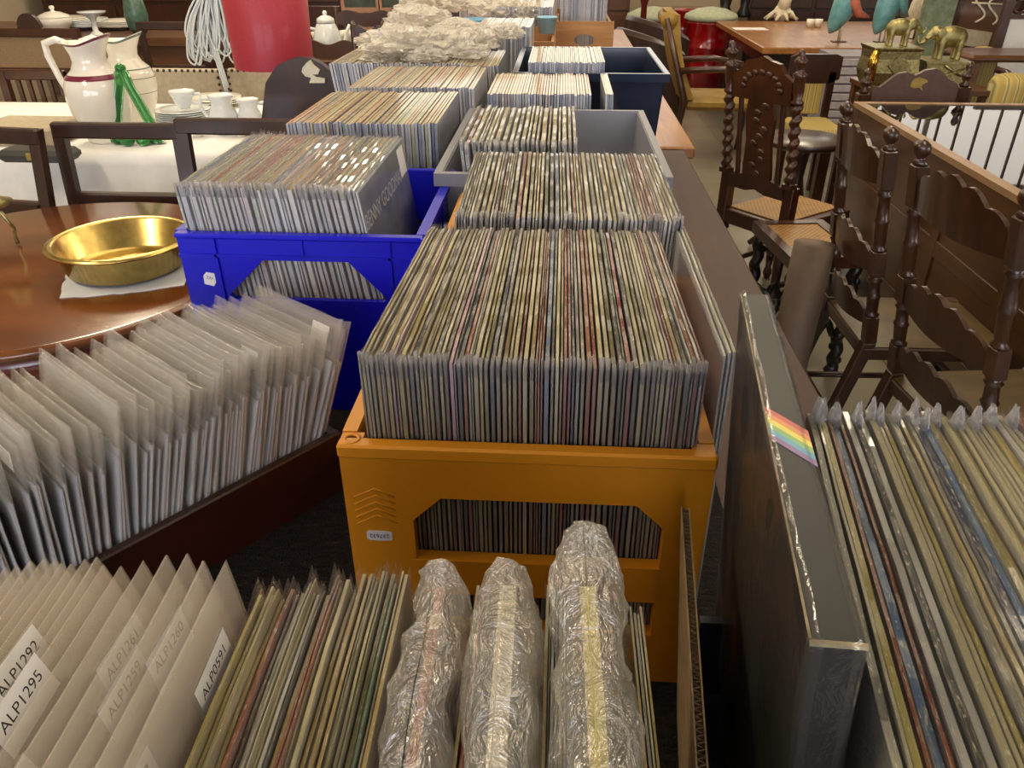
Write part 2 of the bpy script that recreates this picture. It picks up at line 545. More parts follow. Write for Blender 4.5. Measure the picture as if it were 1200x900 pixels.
# dark upright bars dividing the far window, seen in the glass table top
bl = MB()
for k in range(18): bl.box(2.6 + k * .245, 2.6 + k * .245 + .020, RY1 - .12, RY1 - .08, 1.2, 3.05)
structure(bl.build('window_3_bars', M['tube']))


# unseen glowing window added on the right-hand wall to brighten right-facing sleeves
f = MB()
for q in (-3.2, -1.1, 1.0): f.box(RX1 - .05, RX1 - .001, q - .03, q + .03, .9, 2.8)
for q in (.9, 2.8): f.box(RX1 - .05, RX1 - .001, -3.23, 1.03, q - .03, q + .03)
fo = structure(f.build('window_5', M['ceiling']))
g = MB().box(RX1 - .03, RX1 - .02, -3.2, 1.0, .93, 2.77).build('window_5_pane', emit('daylight_pane_side', '#FFF8EE', 4.0)); g.parent = fo; structure(g)


def area(name, loc, rot, sx, sy, power, col):
    l = bpy.data.lights.new(name, 'AREA'); l.shape = 'RECTANGLE'; l.size = sx; l.size_y = sy; l.energy = power; l.color = col
    o = bpy.data.objects.new(name, l); COL.objects.link(o); o.location = loc; o.rotation_euler = rot; return o


for i, (x, y) in enumerate([(-2.6, .6), (1.6, 1.4), (-2.6, 4.2), (1.6, 4.4), (-2.6, 7.8), (2.2, 7.8)]):
    area('ceiling_lamp', (x, y, RH - .06), (0, 0, 0), .5, 1.3, LAMP * (1.25 if x < 0 else .5 if y < 2 else .8), (1.0, .84, .60))

for i, y in enumerate((3.0, 6.0)):  # unseen lights added above the table to put glints on the record tops
    area('added_ceiling_light', (-.3, y, RH - .06), (0, 0, 0), 3.0, 2.0, LAMP * .75, (1.0, .84, .60))

# ------------------------------------------------------------------ long sales table with its dark felt cover
TZ = .885
CZ = TZ + .006
t = thing('long_table', 'long brown painted wooden table carrying the crates of records, worn bare edge', 'table', (0, 0, 0))
MB().box(-.60, .418, -.35, 2.62, TZ - .045, TZ, c=.006).build('table_top', M['table'], t)
MB().box(-.54, .36, -.29, 2.56, TZ - .15, TZ - .046).build('apron', M['table'], t)
for x in (-.54, .29):
    for y in (-.29, 2.48):
        MB().lathe([(.022, 0), (.03, .1), (.035, .55), (.04, .6), (.045, .66), (.045, TZ - .15)], 14, T(x + .035, y + .035, 0)).build('leg', M['table'], t)
t = thing('long_table', 'light varnished wooden table beyond the dark one, bare beside the plank crate', 'table', (0, 0, 0))
MB().box(-.68, .46, 2.66, 6.4, TZ - .04, TZ, c=.006).build('table_top', M['lightwood'], t)
for x in (-.66, .34):
    for y in (2.72, 6.28):
        MB().box(x, x + .07, y, y + .07, 0, TZ - .04, c=.004).build('leg', M['lightwood'], t)
# felt with a slightly uneven surface
rows = []
for j in range(40):
    y = -.3 + 2.75 * j / 39
    rows.append([(x, y, TZ + .006 + .0015 * noise.noise((x * 20, y * 20, 0))) for x in [-.585 + .80 * i / 30 for i in range(31)]])
b = MB().sheet(rows)
b.box(-.585, .215, -.3, 2.45, TZ + .0005, TZ + .003)
tag(b.build('felt_cover', M['carpet']), 'dark grey fuzzy felt spread on the long table under the crates', 'cloth')
# ------------------------------------------------------------------ records
HEX = {'cream': '#E6DAA6', 'tan': '#CFB470', 'olive': '#9E9458', 'grey': '#A8A490', 'charcoal': '#55524A', 'white': '#DEDCD2',
       'brown': '#64482E', 'rust': '#B0542A', 'red': '#A82C30', 'navy': '#27305C', 'blue': '#6A8CB8', 'pink': '#D2A0B2', 'green': '#5A7E56', 'yellow': '#D0BE62'}
PAL_A = 'cream tan olive grey cream tan olive charcoal white cream tan grey olive cream brown rust cream tan olive grey yellow green charcoal cream tan olive white grey tan cream rust red navy blue pink'.split()
PAL_B = 'cream tan cream white tan grey yellow rust cream olive grey white tan cream brown red green blue'.split()
PAL_C = 'cream olive charcoal grey tan yellow white cream tan olive brown grey tan cream cream rust cream yellow white'.split()

LPW, LPH = .313, .315
tone = sleeve_mats('record_sleeve_pale')       # lighter copy: milky plastic and daylight on the spines put into the colour
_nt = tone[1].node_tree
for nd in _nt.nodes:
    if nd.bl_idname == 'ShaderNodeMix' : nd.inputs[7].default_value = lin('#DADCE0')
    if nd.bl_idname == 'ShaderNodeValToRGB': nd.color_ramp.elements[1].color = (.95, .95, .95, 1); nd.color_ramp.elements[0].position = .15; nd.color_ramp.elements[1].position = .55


def sleeve_geo(seed, w=LPW, h=LPH, ny=14, nz=6, wob=.10):
    """card sleeve one unit thick; the thickness is set by the object's x scale"""
    R = random.Random(seed)
    ph = R.random() * 40
    b = MB()

    def P(i, j, side):
        y = w * i / ny; z = h * j / nz
        edge = .34 if (j == nz or i == 0) else .5
        x = side * edge + wob * noise.noise((y * 9 + ph, z * 7, ph)) * (j / nz)
        dz = (.0020 * noise.noise((y * 34, ph, 3)) - .0016 * max(0, 1 - min(i, ny - i) / 1.2)) if j == nz else 0
        return (x, y + (.0008 * noise.noise((z * 30, ph, 7)) if i == 0 else 0), z + dz)
    L = [[P(i, j, -1) for i in range(ny + 1)] for j in range(nz + 1)]
    Rr = [[P(i, j, 1) for i in range(ny + 1)] for j in range(nz + 1)]
    b.sheet([list(reversed(r)) for r in L], 1, False); b.sheet(Rr, 1, False)
    mid = lambda p, q, dz: ((p[0] + q[0]) / 2, (p[1] + q[1]) / 2, (p[2] + q[2]) / 2 + dz)
    b.sheet([Rr[nz], L[nz]], 0, False)
    b.sheet([L[0], Rr[0]], 0, False)
    b.sheet([[r[0] for r in L], [r[0] for r in Rr]][::-1], 1, False)
    b.sheet([[r[-1] for r in L], [r[-1] for r in Rr]], 0, False)
    return b


def film_geo(seed, w=LPW, h=LPH, up=.003, ahead=.001, back=.002, spike=.007, off=.62, ny=16, nz=7, hem=False):
    R = random.Random(seed); ph = R.random() * 40
    b = MB()

    def P(i, j, s):
        y = -ahead + (w + ahead + back) * (i / ny) ** 1.3; z = .002 + (h + up - .002) * (1 - (1 - j / nz) ** 1.6)
        x = s * off * (1 + .25 * noise.noise((y * 18, z * 18, ph + s)))
        if j == nz:
            cor = max(0, 1 - i / 1.6, 1 - (ny - i) / 1.4)
            x *= .62 + (1.3 * cor * R.random() if spike > .005 else 0)
            z += abs(noise.noise((y * 22, ph, s))) * .0015 + spike * (max(0, 1 - i / 1.6) * (.4 + R.random() * .6) + .6 * max(0, 1 - (ny - i) / 1.3) * R.random())
        if i == 0: y += noise.noise((z * 24, ph, s)) * .0014; x *= .5
        return (x, y, z)
    L = [[P(i, j, -1) for i in range(ny + 1)] for j in range(nz + 1)]
    Rr = [[P(i, j, 1) for i in range(ny + 1)] for j in range(nz + 1)]
    b.sheet([list(reversed(r)) for r in L], 0, True); b.sheet(Rr, 0, True)
    b.sheet([[r[0] for r in L], [r[0] for r in Rr]][::-1], 0, True)
    if hem: b.sheet([Rr[nz], L[nz]], 0, True)
    for q, f in enumerate(b.f):
        c = sum((b.v[i] for i in f), Vector()) / len(f)
        if c.y < .012 and c.z > h - .014: b.m[q] = 1
    return b


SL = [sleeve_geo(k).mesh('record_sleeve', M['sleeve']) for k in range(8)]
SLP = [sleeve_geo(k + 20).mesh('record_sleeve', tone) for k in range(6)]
FI = [film_geo(k, up=.0006, off=.53, spike=.008).mesh('plastic_sleeve', [M['film'], M['film_corner']]) for k in range(6)]
FIR = [film_geo(k + 9, up=.001, spike=.010, off=.53).mesh('plastic_sleeve', [M['film'], M['film_corner']]) for k in range(6)]
FIL = [film_geo(k + 30, up=.026, back=.012, spike=.003, off=.56, hem=True).mesh('plastic_sleeve', [M['film_frost'], M['film_frost']]) for k in range(6)]


def mesh_obj(name, me, parent=None):
    o = bpy.data.objects.new(name, me); COL.objects.link(o)
    if parent is not None: o.parent = parent
    return o


def record_stack(n, xb, xt, y0, zb, place, group, pal, meshes, films=None, film_p=1.0, yaw=(0, 0), seed=1, jy=.004, jz=.002, fixed=None, h=LPH, lean_pow=1.0, dy=(0, 0), tw=(.5, 1.7)):
    """n records from left to right; xb / xt: where the bottoms and the tops of the first and last stand"""
    R = random.Random(seed)
    th = [R.uniform(*tw) for _ in range(n)]
    tot = sum(th); acc = 0; out = []; cnt = {}
    for i in range(n):
        f = (acc + th[i] / 2) / tot; acc += th[i]
        fl = f ** lean_pow
        x_b = xb[0] + (xb[1] - xb[0]) * f; x_t = xt[0] + (xt[1] - xt[0]) * fl
        ang = math.asin(max(-.95, min(.95, (x_t - x_b) / h)))
        space = th[i] / tot * min(abs(xb[1] - xb[0]), abs(xt[1] - xt[0]))
        t = space * .87 * math.cos(ang)
        c = (fixed or {}).get(i) or R.choice(pal)
        cnt[c] = cnt.get(c, 0) + 1
        o = mesh_obj('record_sleeve', R.choice(meshes))
        o.scale = (t, 1, 1)
        o.rotation_euler = (0, ang, yaw[0] + (yaw[1] - yaw[0]) * f)
        o.location = (x_b, y0 + dy[0] + (dy[1] - dy[0]) * f + R.uniform(-jy, jy), zb + R.uniform(0, jz))
        col = lin(HEX[c]); k = R.uniform(.82, 1.12)
        o.color = (min(1, col[0] * k), min(1, col[1] * k), min(1, col[2] * k), 1)
        tag(o, '%s %s-edged record sleeve from the left %s' % (nth(cnt[c]), c, place), 'record', group)
        if films and R.random() < film_p:
            mesh_obj('plastic_sleeve', R.choice(films), o)
        out.append((o, c))
    return out


# ------------------------------------------------------------------ crates
def bottle_crate(name, label, mats, w, d, h, loc, holed=True):
    """orange crate with open front; x from 0 to w, y from 0 to d"""
    t = thing(name, label, 'crate', loc)
    th = .011

    def front(m):
        b = MB()
        x0, x1 = .056, w - .034; c = .024
        zt, zb = h - .05, .142                           # big opening
        outer = [(0, .118), (w * .5, .118), (w, .118), (w, h * .6), (w, h), (w * .6, h), (w * .4, h), (0, h), (0, h * .6)]
        inner = [(x0, zb), (w * .5, zb), (x1, zb), (x1, zt - c), (x1 - c, zt), (w * .6, zt), (x0 + c, zt), (x0 + c * .5, zt - c * .5), (x0, zt - c)]
        b.ring(outer, inner, -th, 0, m)
        x0b = .056; zt, zb = .104, .062                   # lower opening
        outer = [(0, 0), (w * .5, 0), (w, 0), (w, .06), (w, .118), (w * .5, .118), (0, .118), (0, .06)]
        inner = [(x0b, zb), (w * .5, zb), (x1, zb), (x1, .08), (x1, zt), (w * .5, zt), (x0b, zt), (x0b, .08)]
        b.ring(outer, inner, -th, 0, m)
        # thick ledges round the openings, and a lip along the top
        b.box(x0 - .001, x1 + .001, -.001, .0116, .1034, .1428, 0); b.box(x0 - .001, x1 + .001, -.001, .0116, .052, .0628, 0)
        b.box(-.001, w + .001, -.002, .0112, h - .012, h + .001, 0, c=.002)
        for xx in (0, w - .018): b.box(xx, xx + .018, .0112, .019, 0, h, 0)
        return b
    front(XZ).build('front_panel', mats, t)
    bk = front(XZ).build('back_panel', mats, t); bk.location = (w, d, 0); bk.rotation_euler = (0, 0, PI)
    for x, nm in ((0, 'side_panel'), (w - th, 'side_panel')):
        b = MB()
        lo, hi = .02, d - .02
        outer = [(lo, .01), (d / 2, .01), (hi, .01), (hi, h * .5), (hi, h), (d / 2, h), (lo, h), (lo, h * .5)]
        inner = [(.07, h * .42), (d / 2, h * .42), (d - .07, h * .42), (d - .07, h * .55), (d - .08, h * .68), (d / 2, h * .68), (.08, h * .68), (.07, h * .55)]
        b.ring(outer, inner, x, x + th, YZ); b.box(x - .0005, x + th + .0005, .0192, d - .0192, h - .012, h + .001)
        b.build('side_panel', mats, t)
    MB().box(th, w - th, th + .006, d - th - .006, .002, .012).build('crate_floor', mats, t)
    b = MB(); b.lathe([(.0075, 0), (.0075, .0015), (.0045, .0015), (.0045, .0003)], 16, T(.0095, .0085, h), caps=False)
    rg = b.build('corner_socket', mats, t)
    MB().lathe([(.0046, 0), (.0046, .0006)], 14, T(.0095, .0085, h)).build('socket_shade_disc', M['orange_dark'], rg)  # flat dark disc painting the shade inside the socket
    return t


def price_label(parent, M4, w=.022, h=.011, digits='237632', mirrored=True):
    b = MB()
    pts = []
    for k in range(24):
        a = 2 * PI * k / 24
        pts.append((w / 2 * math.copysign(abs(math.cos(a)) ** .35, math.cos(a)), h / 2 * math.copysign(abs(math.sin(a)) ** .35, math.sin(a)) * (1 - .06 * (k % 2))))
    b.prism(pts, 0, .0004)
    o = b.build('price_label', M['paper'], parent); o.matrix_local = M4
    text(digits, h * .52, 'label_digits', M['ink_blue'], o, T(0, 0, .0005) @ RZ(PI))
    return o


O1 = (-.168, .492, CZ); OW, OD, OH = .298, .34, .26
cr = bottle_crate('bottle_crate', 'orange plastic bottle crate nearest the camera with white price label on its front', M['orange'], OW, OD, OH, O1)
price_label(cr, T(.026, -.0004, .168) @ XZ)
em = MB()
for k in range(5):
    z = .228 - .007 * k - .03 + .02
    em.tube([(.008, 0, z - .01), (.026, 0, z), (.042, 0, z - .008)], .0009, 5)
em.build('embossed_chevrons', M['orange'], cr)
em = MB()
q = [(.012, .085), (.044, .085), (.044, .118), (.012, .118), (.012, .085)]
em.tube([(x, 0, z) for x, z in q], .0009, 5)
em.tube([(.017, 0, .091), (.039, 0, .091), (.036, 0, .097), (.036, 0, .106), (.039, 0, .112), (.017, 0, .112), (.02, 0, .106), (.02, 0, .097), (.017, 0, .091)], .0009, 5)
em.tube([(.02, 0, .102), (.036, 0, .102)], .0007, 5)
em.build('embossed_emblem', M['orange'], cr)

fx = {5: 'white', 8: 'pink', 22: 'navy', 27: 'yellow', 34: 'red', 44: 'red', 69: 'rust', 70: 'white', 38: 'rust', 50: 'rust'}
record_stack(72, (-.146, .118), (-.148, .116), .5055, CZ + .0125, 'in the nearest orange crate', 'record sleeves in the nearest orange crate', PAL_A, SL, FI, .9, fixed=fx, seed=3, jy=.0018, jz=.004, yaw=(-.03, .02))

cr2 = bottle_crate('bottle_crate', 'second orange bottle crate, behind the nearest one and mostly hidden by its records', M['orange'], .305, .34, OH, (-.150, .842, CZ))
fx = {43: 'rust', 44: 'rust', 45: 'red'}
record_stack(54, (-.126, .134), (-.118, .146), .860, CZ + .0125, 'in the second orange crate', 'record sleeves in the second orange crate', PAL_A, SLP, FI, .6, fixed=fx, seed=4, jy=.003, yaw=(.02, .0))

# pale records leaning outside the crate
record_stack(3, (.143, .152), (.137, .150), .560, CZ + .002, 'leaning outside the nearest orange crate', 'record sleeves leaning outside the crate', ['white'], SLP, None, 1, seed=6, fixed={0: 'white', 1: 'cream', 2: 'grey'}, tw=(1, 1.2))

# ---- blue crate
BX, BY, BW, BD, BH = -.503, .950, .330, .335, .269
t = thing('stacking_crate', 'bright blue plastic crate with white price sticker and slanted window opening', 'crate', (BX, BY, CZ))


def blue_front():
    b = MB(); w, h, th = BW, BH, .009
    zt, zb = h - .036, .176
    out = [(0, 0), (w * .5, 0), (w, 0), (w, zb), (w, h), (w * .7, h), (w * .35, h), (0, h), (0, zb)]
    inn = [(.062, zb), (w * .5, zb), (w - .058, zb), (w - .054, zb + .006), (w - .102, zt), (w * .58, zt), (w * .44, zt), (.112, zt), (.058, zb + .006)]
    b.ring(out, inn, -th, 0, XZ)
    r = .0035
    for z in (h - .030,): b.box(0, w, -r, 0, z - .002, z + .002)
    for x in (.050, .168, w - .045): b.box(x - .002, x + .002, -r, 0, h - .030, h)
    for x in (.050, w - .045): b.box(x - .002, x + .002, -r, 0, 0, h - .030)
    b.box(-.001, w + .001, -.006, .0095, h - .006, h + .001, c=.002)
    return b


blue_front().build('front_panel', M['blue'], t)
o = blue_front().build('back_panel', M['blue'], t); o.location = (BW, BD, 0); o.rotation_euler = (0, 0, PI)
for x in (0, BW - .009):
    b = MB(); b.box(x, x + .009, .009, BD - .009, 0, BH)
    xo = -.003 if x == 0 else BW
    for y in (.06, .17, .28): b.box(xo, xo + .003, y - .002, y + .002, 0, BH)
    b.box(min(x, xo) - .001, max(x + .009, xo + .003) + .001, .0096, BD - .0096, BH - .006, BH + .001)
    b.build('side_panel', M['blue'], t)
MB().box(.009, BW - .009, .009, BD - .009, .001, .011).build('crate_floor', M['blue'], t)
b = MB().prism([(-.0075, -.008), (.0055, -.009), (.0085, -.003), (.0065, .010), (-.0045, .010), (-.0085, .004)], 0, .0004)
o = b.build('price_label', M['paper'], t); o.matrix_local = T(.034, -.0004, .204) @ XZ @ RZ(-.15)
text('237', .006, 'label_digits', M['ink_blue'], o, T(0, .002, .0005) @ RZ(-.2))

PAL_BL = 'white cream pink tan cream white rust yellow green cream grey tan rust cream yellow tan brown olive blue white'.split()
fx = {0: 'cream', 5: 'tan', 9: 'pink', 11: 'rust', 12: 'rust', 13: 'rust', 16: 'yellow', 35: 'grey'}
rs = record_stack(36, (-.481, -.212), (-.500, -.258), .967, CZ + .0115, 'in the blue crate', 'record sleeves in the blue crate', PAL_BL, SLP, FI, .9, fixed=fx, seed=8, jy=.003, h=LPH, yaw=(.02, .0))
last = rs[-1][0]
last['label'] = 'last record in the blue crate, grey cover lettered along its top'
last.color = lin('#6E7276')
plate = MB().box(.52, .56, .004, LPW - .004, .004, LPH - .004).build('cover_print', flat('grey_sleeve_print', '#7A7C7C', .3, var=.15, coat=.4), last)
text('BENNY GOODMAN', .030, 'cover_lettering', flat('silver_ink', '#B8B8B0', .5), plate, T(.6, .135, .268) @ YZ)
b = MB(); b.box(.57, .60, .12, .16, .02, .15); b.box(.57, .60, .18, .24, .02, .13)
b.build('cover_picture', flat('dark_figure_print', '#3A2A30', .4, var=.3), plate)
b = MB(); b.box(.57, .62, .255, .30, .262, .305); b.build('price_label', M['paper'], last)

# ---- grey translucent bin with a short row of records
GX0, GX1, GY0, GY1, GZ = -.182, .166, 1.19, 1.69, 1.18
t = thing('storage_bin', 'grey plastic storage bin with a handle slot, half empty, behind the second orange crate', 'bin', (0, 0, CZ))
hz = GZ - CZ


def tub(t, x0, x1, y0, y1, h, m, taper=.016, th=.004, slot=None, lip=.012):
    """open tub with sloping walls and a rolled lip"""
    def wall(p, q, r, s2, nrm):
        n = Vector(nrm) * th
        vs = [Vector(v) for v in (p, q, r, s2)]
        return vs + [v + n for v in vs]
    a = [(x0 + taper, y0 + taper, 0), (x1 - taper, y0 + taper, 0), (x1 - taper, y1 - taper, 0), (x0 + taper, y1 - taper, 0)]
    c = [(x0, y0, h), (x1, y0, h), (x1, y1, h), (x0, y1, h)]
    names = ['front_wall', 'side_wall', 'back_wall', 'side_wall']; nr = [(0, 1, 0), (-1, 0, 0), (0, -1, 0), (1, 0, 0)]
    F = [(0, 1, 2, 3), (7, 6, 5, 4), (1, 0, 4, 5), (2, 1, 5, 6), (3, 2, 6, 7), (0, 3, 7, 4)]
    for k in range(4):
        j = (k + 1) % 4
        b = MB()
        if slot and k == 2:
            # back wall with a hand hole
            wx = x1 - x0
            def pt(u, v):   # u 0..1 from x0 to x1, v 0..1 up
                tp = taper * (1 - v); return Vector((x0 + tp + (wx - 2 * tp) * u, y1 - tp, h * v))
            o_ = [(0, 0), (.5, 0), (1, 0), (1, .75), (1, 1), (.62, 1), (.5, 1), (0, 1)]
            i_ = [(.455, .68), (.52, .66), (.60, .68), (.62, .76), (.62, .84), (.53, .84), (.455, .84), (.455, .76)]
            vs = [pt(*p) for p in o_] + [pt(*p) for p in i_]; n8 = 8
            vs = vs + [v + Vector((0, -th, 0)) for v in vs]
            fs = []
            for i in range(n8):
                q = (i + 1) % n8
                fs += [(i, q, n8 + q, n8 + i), (2 * n8 + q, 2 * n8 + i, 3 * n8 + i, 3 * n8 + q), (n8 + i, n8 + q, 3 * n8 + q, 3 * n8 + i), (q, i, 2 * n8 + i, 2 * n8 + q)]
            b.add(vs, fs)
        else:
            b.add(wall(a[k], a[j], c[j], c[k], nr[k]), F)
        b.build(names[k], m, t)
    MB().box(x0 + taper, x1 - taper, y0 + taper, y1 - taper, 0, .004).build('bin_floor', m, t)
    b = MB(); o = lip
    b.ring([(x0 - o, y0 - o), (x1 + o, y0 - o), (x1 + o, y1 + o), (x0 - o, y1 + o)], [(x0 + .002, y0 + .002), (x1 - .002, y0 + .002), (x1 - .002, y1 - .002), (x0 + .002, y1 - .002)], h - .003, h + .002)
    b.ring([(x0 - o, y0 - o), (x1 + o, y0 - o), (x1 + o, y1 + o), (x0 - o, y1 + o)], [(x0 - o + .003, y0 - o + .003), (x1 + o - .003, y0 - o + .003), (x1 + o - .003, y1 + o - .003), (x0 - o + .003, y1 + o - .003)], h - .018, h - .003)
    b.build('rim', m, t)


tub(t, GX0, GX1, GY0, GY1, hz, M['greyplastic'], slot=True, lip=.01)
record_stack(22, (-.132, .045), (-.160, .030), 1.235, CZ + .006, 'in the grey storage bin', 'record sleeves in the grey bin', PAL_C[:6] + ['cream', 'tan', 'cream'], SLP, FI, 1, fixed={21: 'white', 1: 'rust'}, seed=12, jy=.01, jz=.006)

# ---- cardboard box on the near side with more records
KZ = CZ
t = None


def corr(p, q, h, name, lean=0.0):
    """corrugated sheet standing on the line p-q"""
    p, q = Vector((p[0], p[1], 0)), Vector((q[0], q[1], 0)); d = (q - p); L = d.length; d.normalize(); n = Vector((-d.y, d.x, 0))
    b = MB(); H = Vector((-lean, 0, h)); k = .0028; p = p + Vector((lean, 0, 0)); q = q + Vector((lean, 0, 0))
    for s in (-1, 1):
        a = p + n * (s * k); c = q + n * (s * k); e = n * .0005
        vs = [a - e, c - e, c + e, a + e]; b.add([v for v in vs] + [v + H for v in vs], [(3, 2, 1, 0), (4, 5, 6, 7), (0, 1, 5, 4), (1, 2, 6, 5), (2, 3, 7, 6), (3, 0, 4, 7)])
    m = int(L / .0022); rows = [[], []]
    for i in range(m + 1):
        c = p + d * (L * i / m) + n * (k * (1 if i % 2 else -1) * .9)
        rows[0].append(c + Vector((0, 0, .001))); rows[1].append(c + H - Vector((0, 0, .0006)))
    b.sheet(rows, 0, False)
    return b.build(name, M['cardboard'], None, (0, 0, KZ))


A0, A1 = (.076, .16), (.104, .462)
tag(corr(A0, A1, .235, 'cardboard_sheet', .022), 'corrugated cardboard sheet on edge between the front row and the black box set', 'cardboard')
t = thing('record_crate', 'black plastic crate holding the row of records at the table edge', 'crate', (0, 0, KZ))
for nm, q, hh in (('side_panel', (.408, .414, .130, .482), .20), ('end_panel', (.134, .408, .474, .482), .10), ('end_panel', (.104, .408, .130, .138), .10)):
    MB().box(q[0], q[1], q[2], q[3], 0, hh).build(nm, M['navy'], t)
MB().box(.130, .408, .138, .474, .001, .009).build('crate_floor', M['navy'], t)

fx = {4: 'blue', 11: 'yellow', 16: 'navy', 17: 'blue', 29: 'white', 8: 'white', 33: 'rust'}
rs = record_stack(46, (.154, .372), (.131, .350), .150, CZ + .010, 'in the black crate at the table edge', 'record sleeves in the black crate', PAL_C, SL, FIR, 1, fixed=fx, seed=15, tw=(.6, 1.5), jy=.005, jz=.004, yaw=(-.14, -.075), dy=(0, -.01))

# crumpled film corners sticking up at the far end of that row
R = random.Random(19)
for i, (o, c) in enumerate(rs):
    if i % 3 == 1 or i in (2, 9, 17):
        b = MB(); ph = R.random() * 40; rr = R.uniform(.004, .0065)
        rows = []
        for j in range(7):
            q = j / 6; row = []
            for k in range(9):
                a = 2 * PI * k / 9
                w_ = rr * (1 - .75 * q) * (1 + .5 * noise.noise((k * 1.3, j * .9, ph)))
                row.append((w_ * math.cos(a) / o.scale.x, LPW - .010 + 1.7 * w_ * math.sin(a), LPH - .006 + .020 * q * (1 + .2 * noise.noise((ph, k, 0)))))
            row.append(row[0]); rows.append(row)
        b.sheet(rows, 0, False)
        b.build('crumpled_corner', M['film_corner'], o)

# ---- black box set with a rainbow stripe
bt = .021; bL, bH = .336, .335
box = MB().box(-bt / 2, bt / 2, 0, bL, 0, bH, c=.0012).build('record_box_set', M['black'])
tag(box, 'thick black record box set with a rainbow stripe, shrink-wrapped, leaning beside the near crate', 'record')
LEAN = -.075; YAW = -.115
box.rotation_euler = (0, LEAN, YAW)
box.location = (.118 + .028 - .009, .206, CZ + .042)
cols = ['#C2453C', '#D8863A', '#E2D24A', '#7AB068', '#4E9CBC', '#7C5C9A']
st = thing('rainbow_stripe', None, None); st.parent = box
for k, h in enumerate(cols):
    b = MB()
    y = .128 + .0056 * (5 - k)
    b.add([(-bt / 2, y + .013, bH + .0003), (bt / 2, y - .013, bH + .0003), (bt / 2, y - .0074, bH + .0003), (-bt / 2, y + .0186, bH + .0003)], [(0, 1, 2, 3)])
    b.build('colour_band', flat('stripe_%d' % k, h, .35, coat=.3), st)
b = MB()
for s in (-1,): b.box(s * (bt / 2 - .0004) - .0005, s * (bt / 2 - .0004) + .0005, .002, bL - .002, bH - .0004, bH + .0004)
b.box(-bt / 2, bt / 2, -.0005, .0015, bH - .0012, bH + .0006)
b.build('worn_edge', flat('worn_card_edge', '#8A7E62', .6, var=.7, scale=60), box)
b = film_geo(77, bL, bH, up=.0015, ahead=.002, back=.002, spike=.003, off=.53, ny=40, nz=24)
b.v = [Vector((v.x * bt, v.y, v.z)) for v in b.v]
b.m = [0] * len(b.m)
b.build('shrink_wrap', film('shrink_wrap_film', .93, '#D8D8DC', .92, .09, 40, .55, .004), box)
# ------------------------------------------------------------------ front row standing on the felt
FZ = CZ + .004
fx = {0: 'rust', 1: 'yellow', 2: 'yellow', 12: 'white', 13: 'charcoal', 16: 'rust', 17: 'tan', 3: 'cream', 22: 'grey', 27: 'green', 29: 'tan'}
FN = 30
rs = record_stack(FN, (-.108, -.044), (-.138, -.064), -.034, FZ, 'in the front row', 'record sleeves in the front row', PAL_C, SL, FI, .75, fixed=fx, seed=21, jy=.006, jz=.006, yaw=(.03, .02), dy=(0, .012))

# crumpled bags over some of the records at the right end of the row


def bag_geo(seed, wx, up, back, n=46, m=70, amp=.008):
    """loose crumpled bag drawn over a record: a puffed, wrinkled shell open at the bottom"""
    R = random.Random(seed); ph = R.random() * 50
    b = MB(); W = LPW; H = LPH
    rows = []
    for j in range(m + 1):
        v = j / m; row = []
        for i in range(n * 2):
            a = 2 * PI * i / (n * 2)
            ca, sa = math.cos(a), math.sin(a)
            ex = wx * math.copysign(abs(ca) ** .38, ca) * (.55 + .45 * math.sin(min(1, v * 1.05) * PI * .62)) * (1 - .4 * max(0, (v - .85) / .15) ** 2)
            ey = W / 2 + (W / 2 + back) * math.copysign(abs(sa) ** .45, sa)
            z = .02 + (H + up - .02) * v + (.014 * noise.noise((ey * 14, ph, 2)) if v > .8 else 0)
            nn = noise.noise((ey * 22 + ph, z * 22, ca * 2)) + .7 * (1 - 2 * abs(noise.noise((ey * 60, z * 75 + ph, ca * 3)))) * .8 + .3 * noise.noise((ey * 150, z * 160, ph))
            rid = 1 - 2 * abs(noise.noise((ey * 40, z * 34, ph + ca)))
            ex += amp * (nn + .7 * rid) * (.5 + .5 * abs(ca)) * (1 if ca >= 0 else -1) * min(1, v * 3)
            ey += amp * .7 * noise.noise((z * 40, ca * 3, ph)) * abs(sa)
            tp = .42 + .58 * max(0, min(1, ey / W)) ** .8
            row.append((ex * tp, ey, z))
        row.append(row[0]); rows.append(row)
    b.sheet([list(reversed(r)) for r in rows])
    top = rows[-1][:-1]
    cap = [rows[-1]]
    for kx, dz in ((.8, .0035), (.5, .006), (.18, .0072), (.02, .0074)):
        h2 = [(x * kx, W / 2 + (y - W / 2) * (1 - .05 * (1 - kx)), z + dz + .002 * noise.noise((y * 60, kx * 5, ph))) for x, y, z in top]; h2.append(h2[0]); cap.append(h2)
    b.sheet([list(reversed(r)) for r in cap])
    return b


def bagged(x_b, x_t, y, t, col, wx, up, back, seed, label, extra=None, yaw=.02, amp=.008, mat='film_crumple'):
    g = sleeve_geo(seed); g.v = [Vector((v.x * t, v.y, v.z)) for v in g.v]
    o = g.build('record_sleeve', M['sleeve'])
    ang = math.asin((x_t - x_b) / LPH)
    o.rotation_euler = (0, ang, yaw); o.location = (x_b, y, FZ); o.color = lin(col)
    tag(o, label, 'record', 'bagged records in the front row')
    b = bag_geo(seed, wx, up, back, amp=amp)
    b.build('crumpled_bag', M[mat], o)
    return o


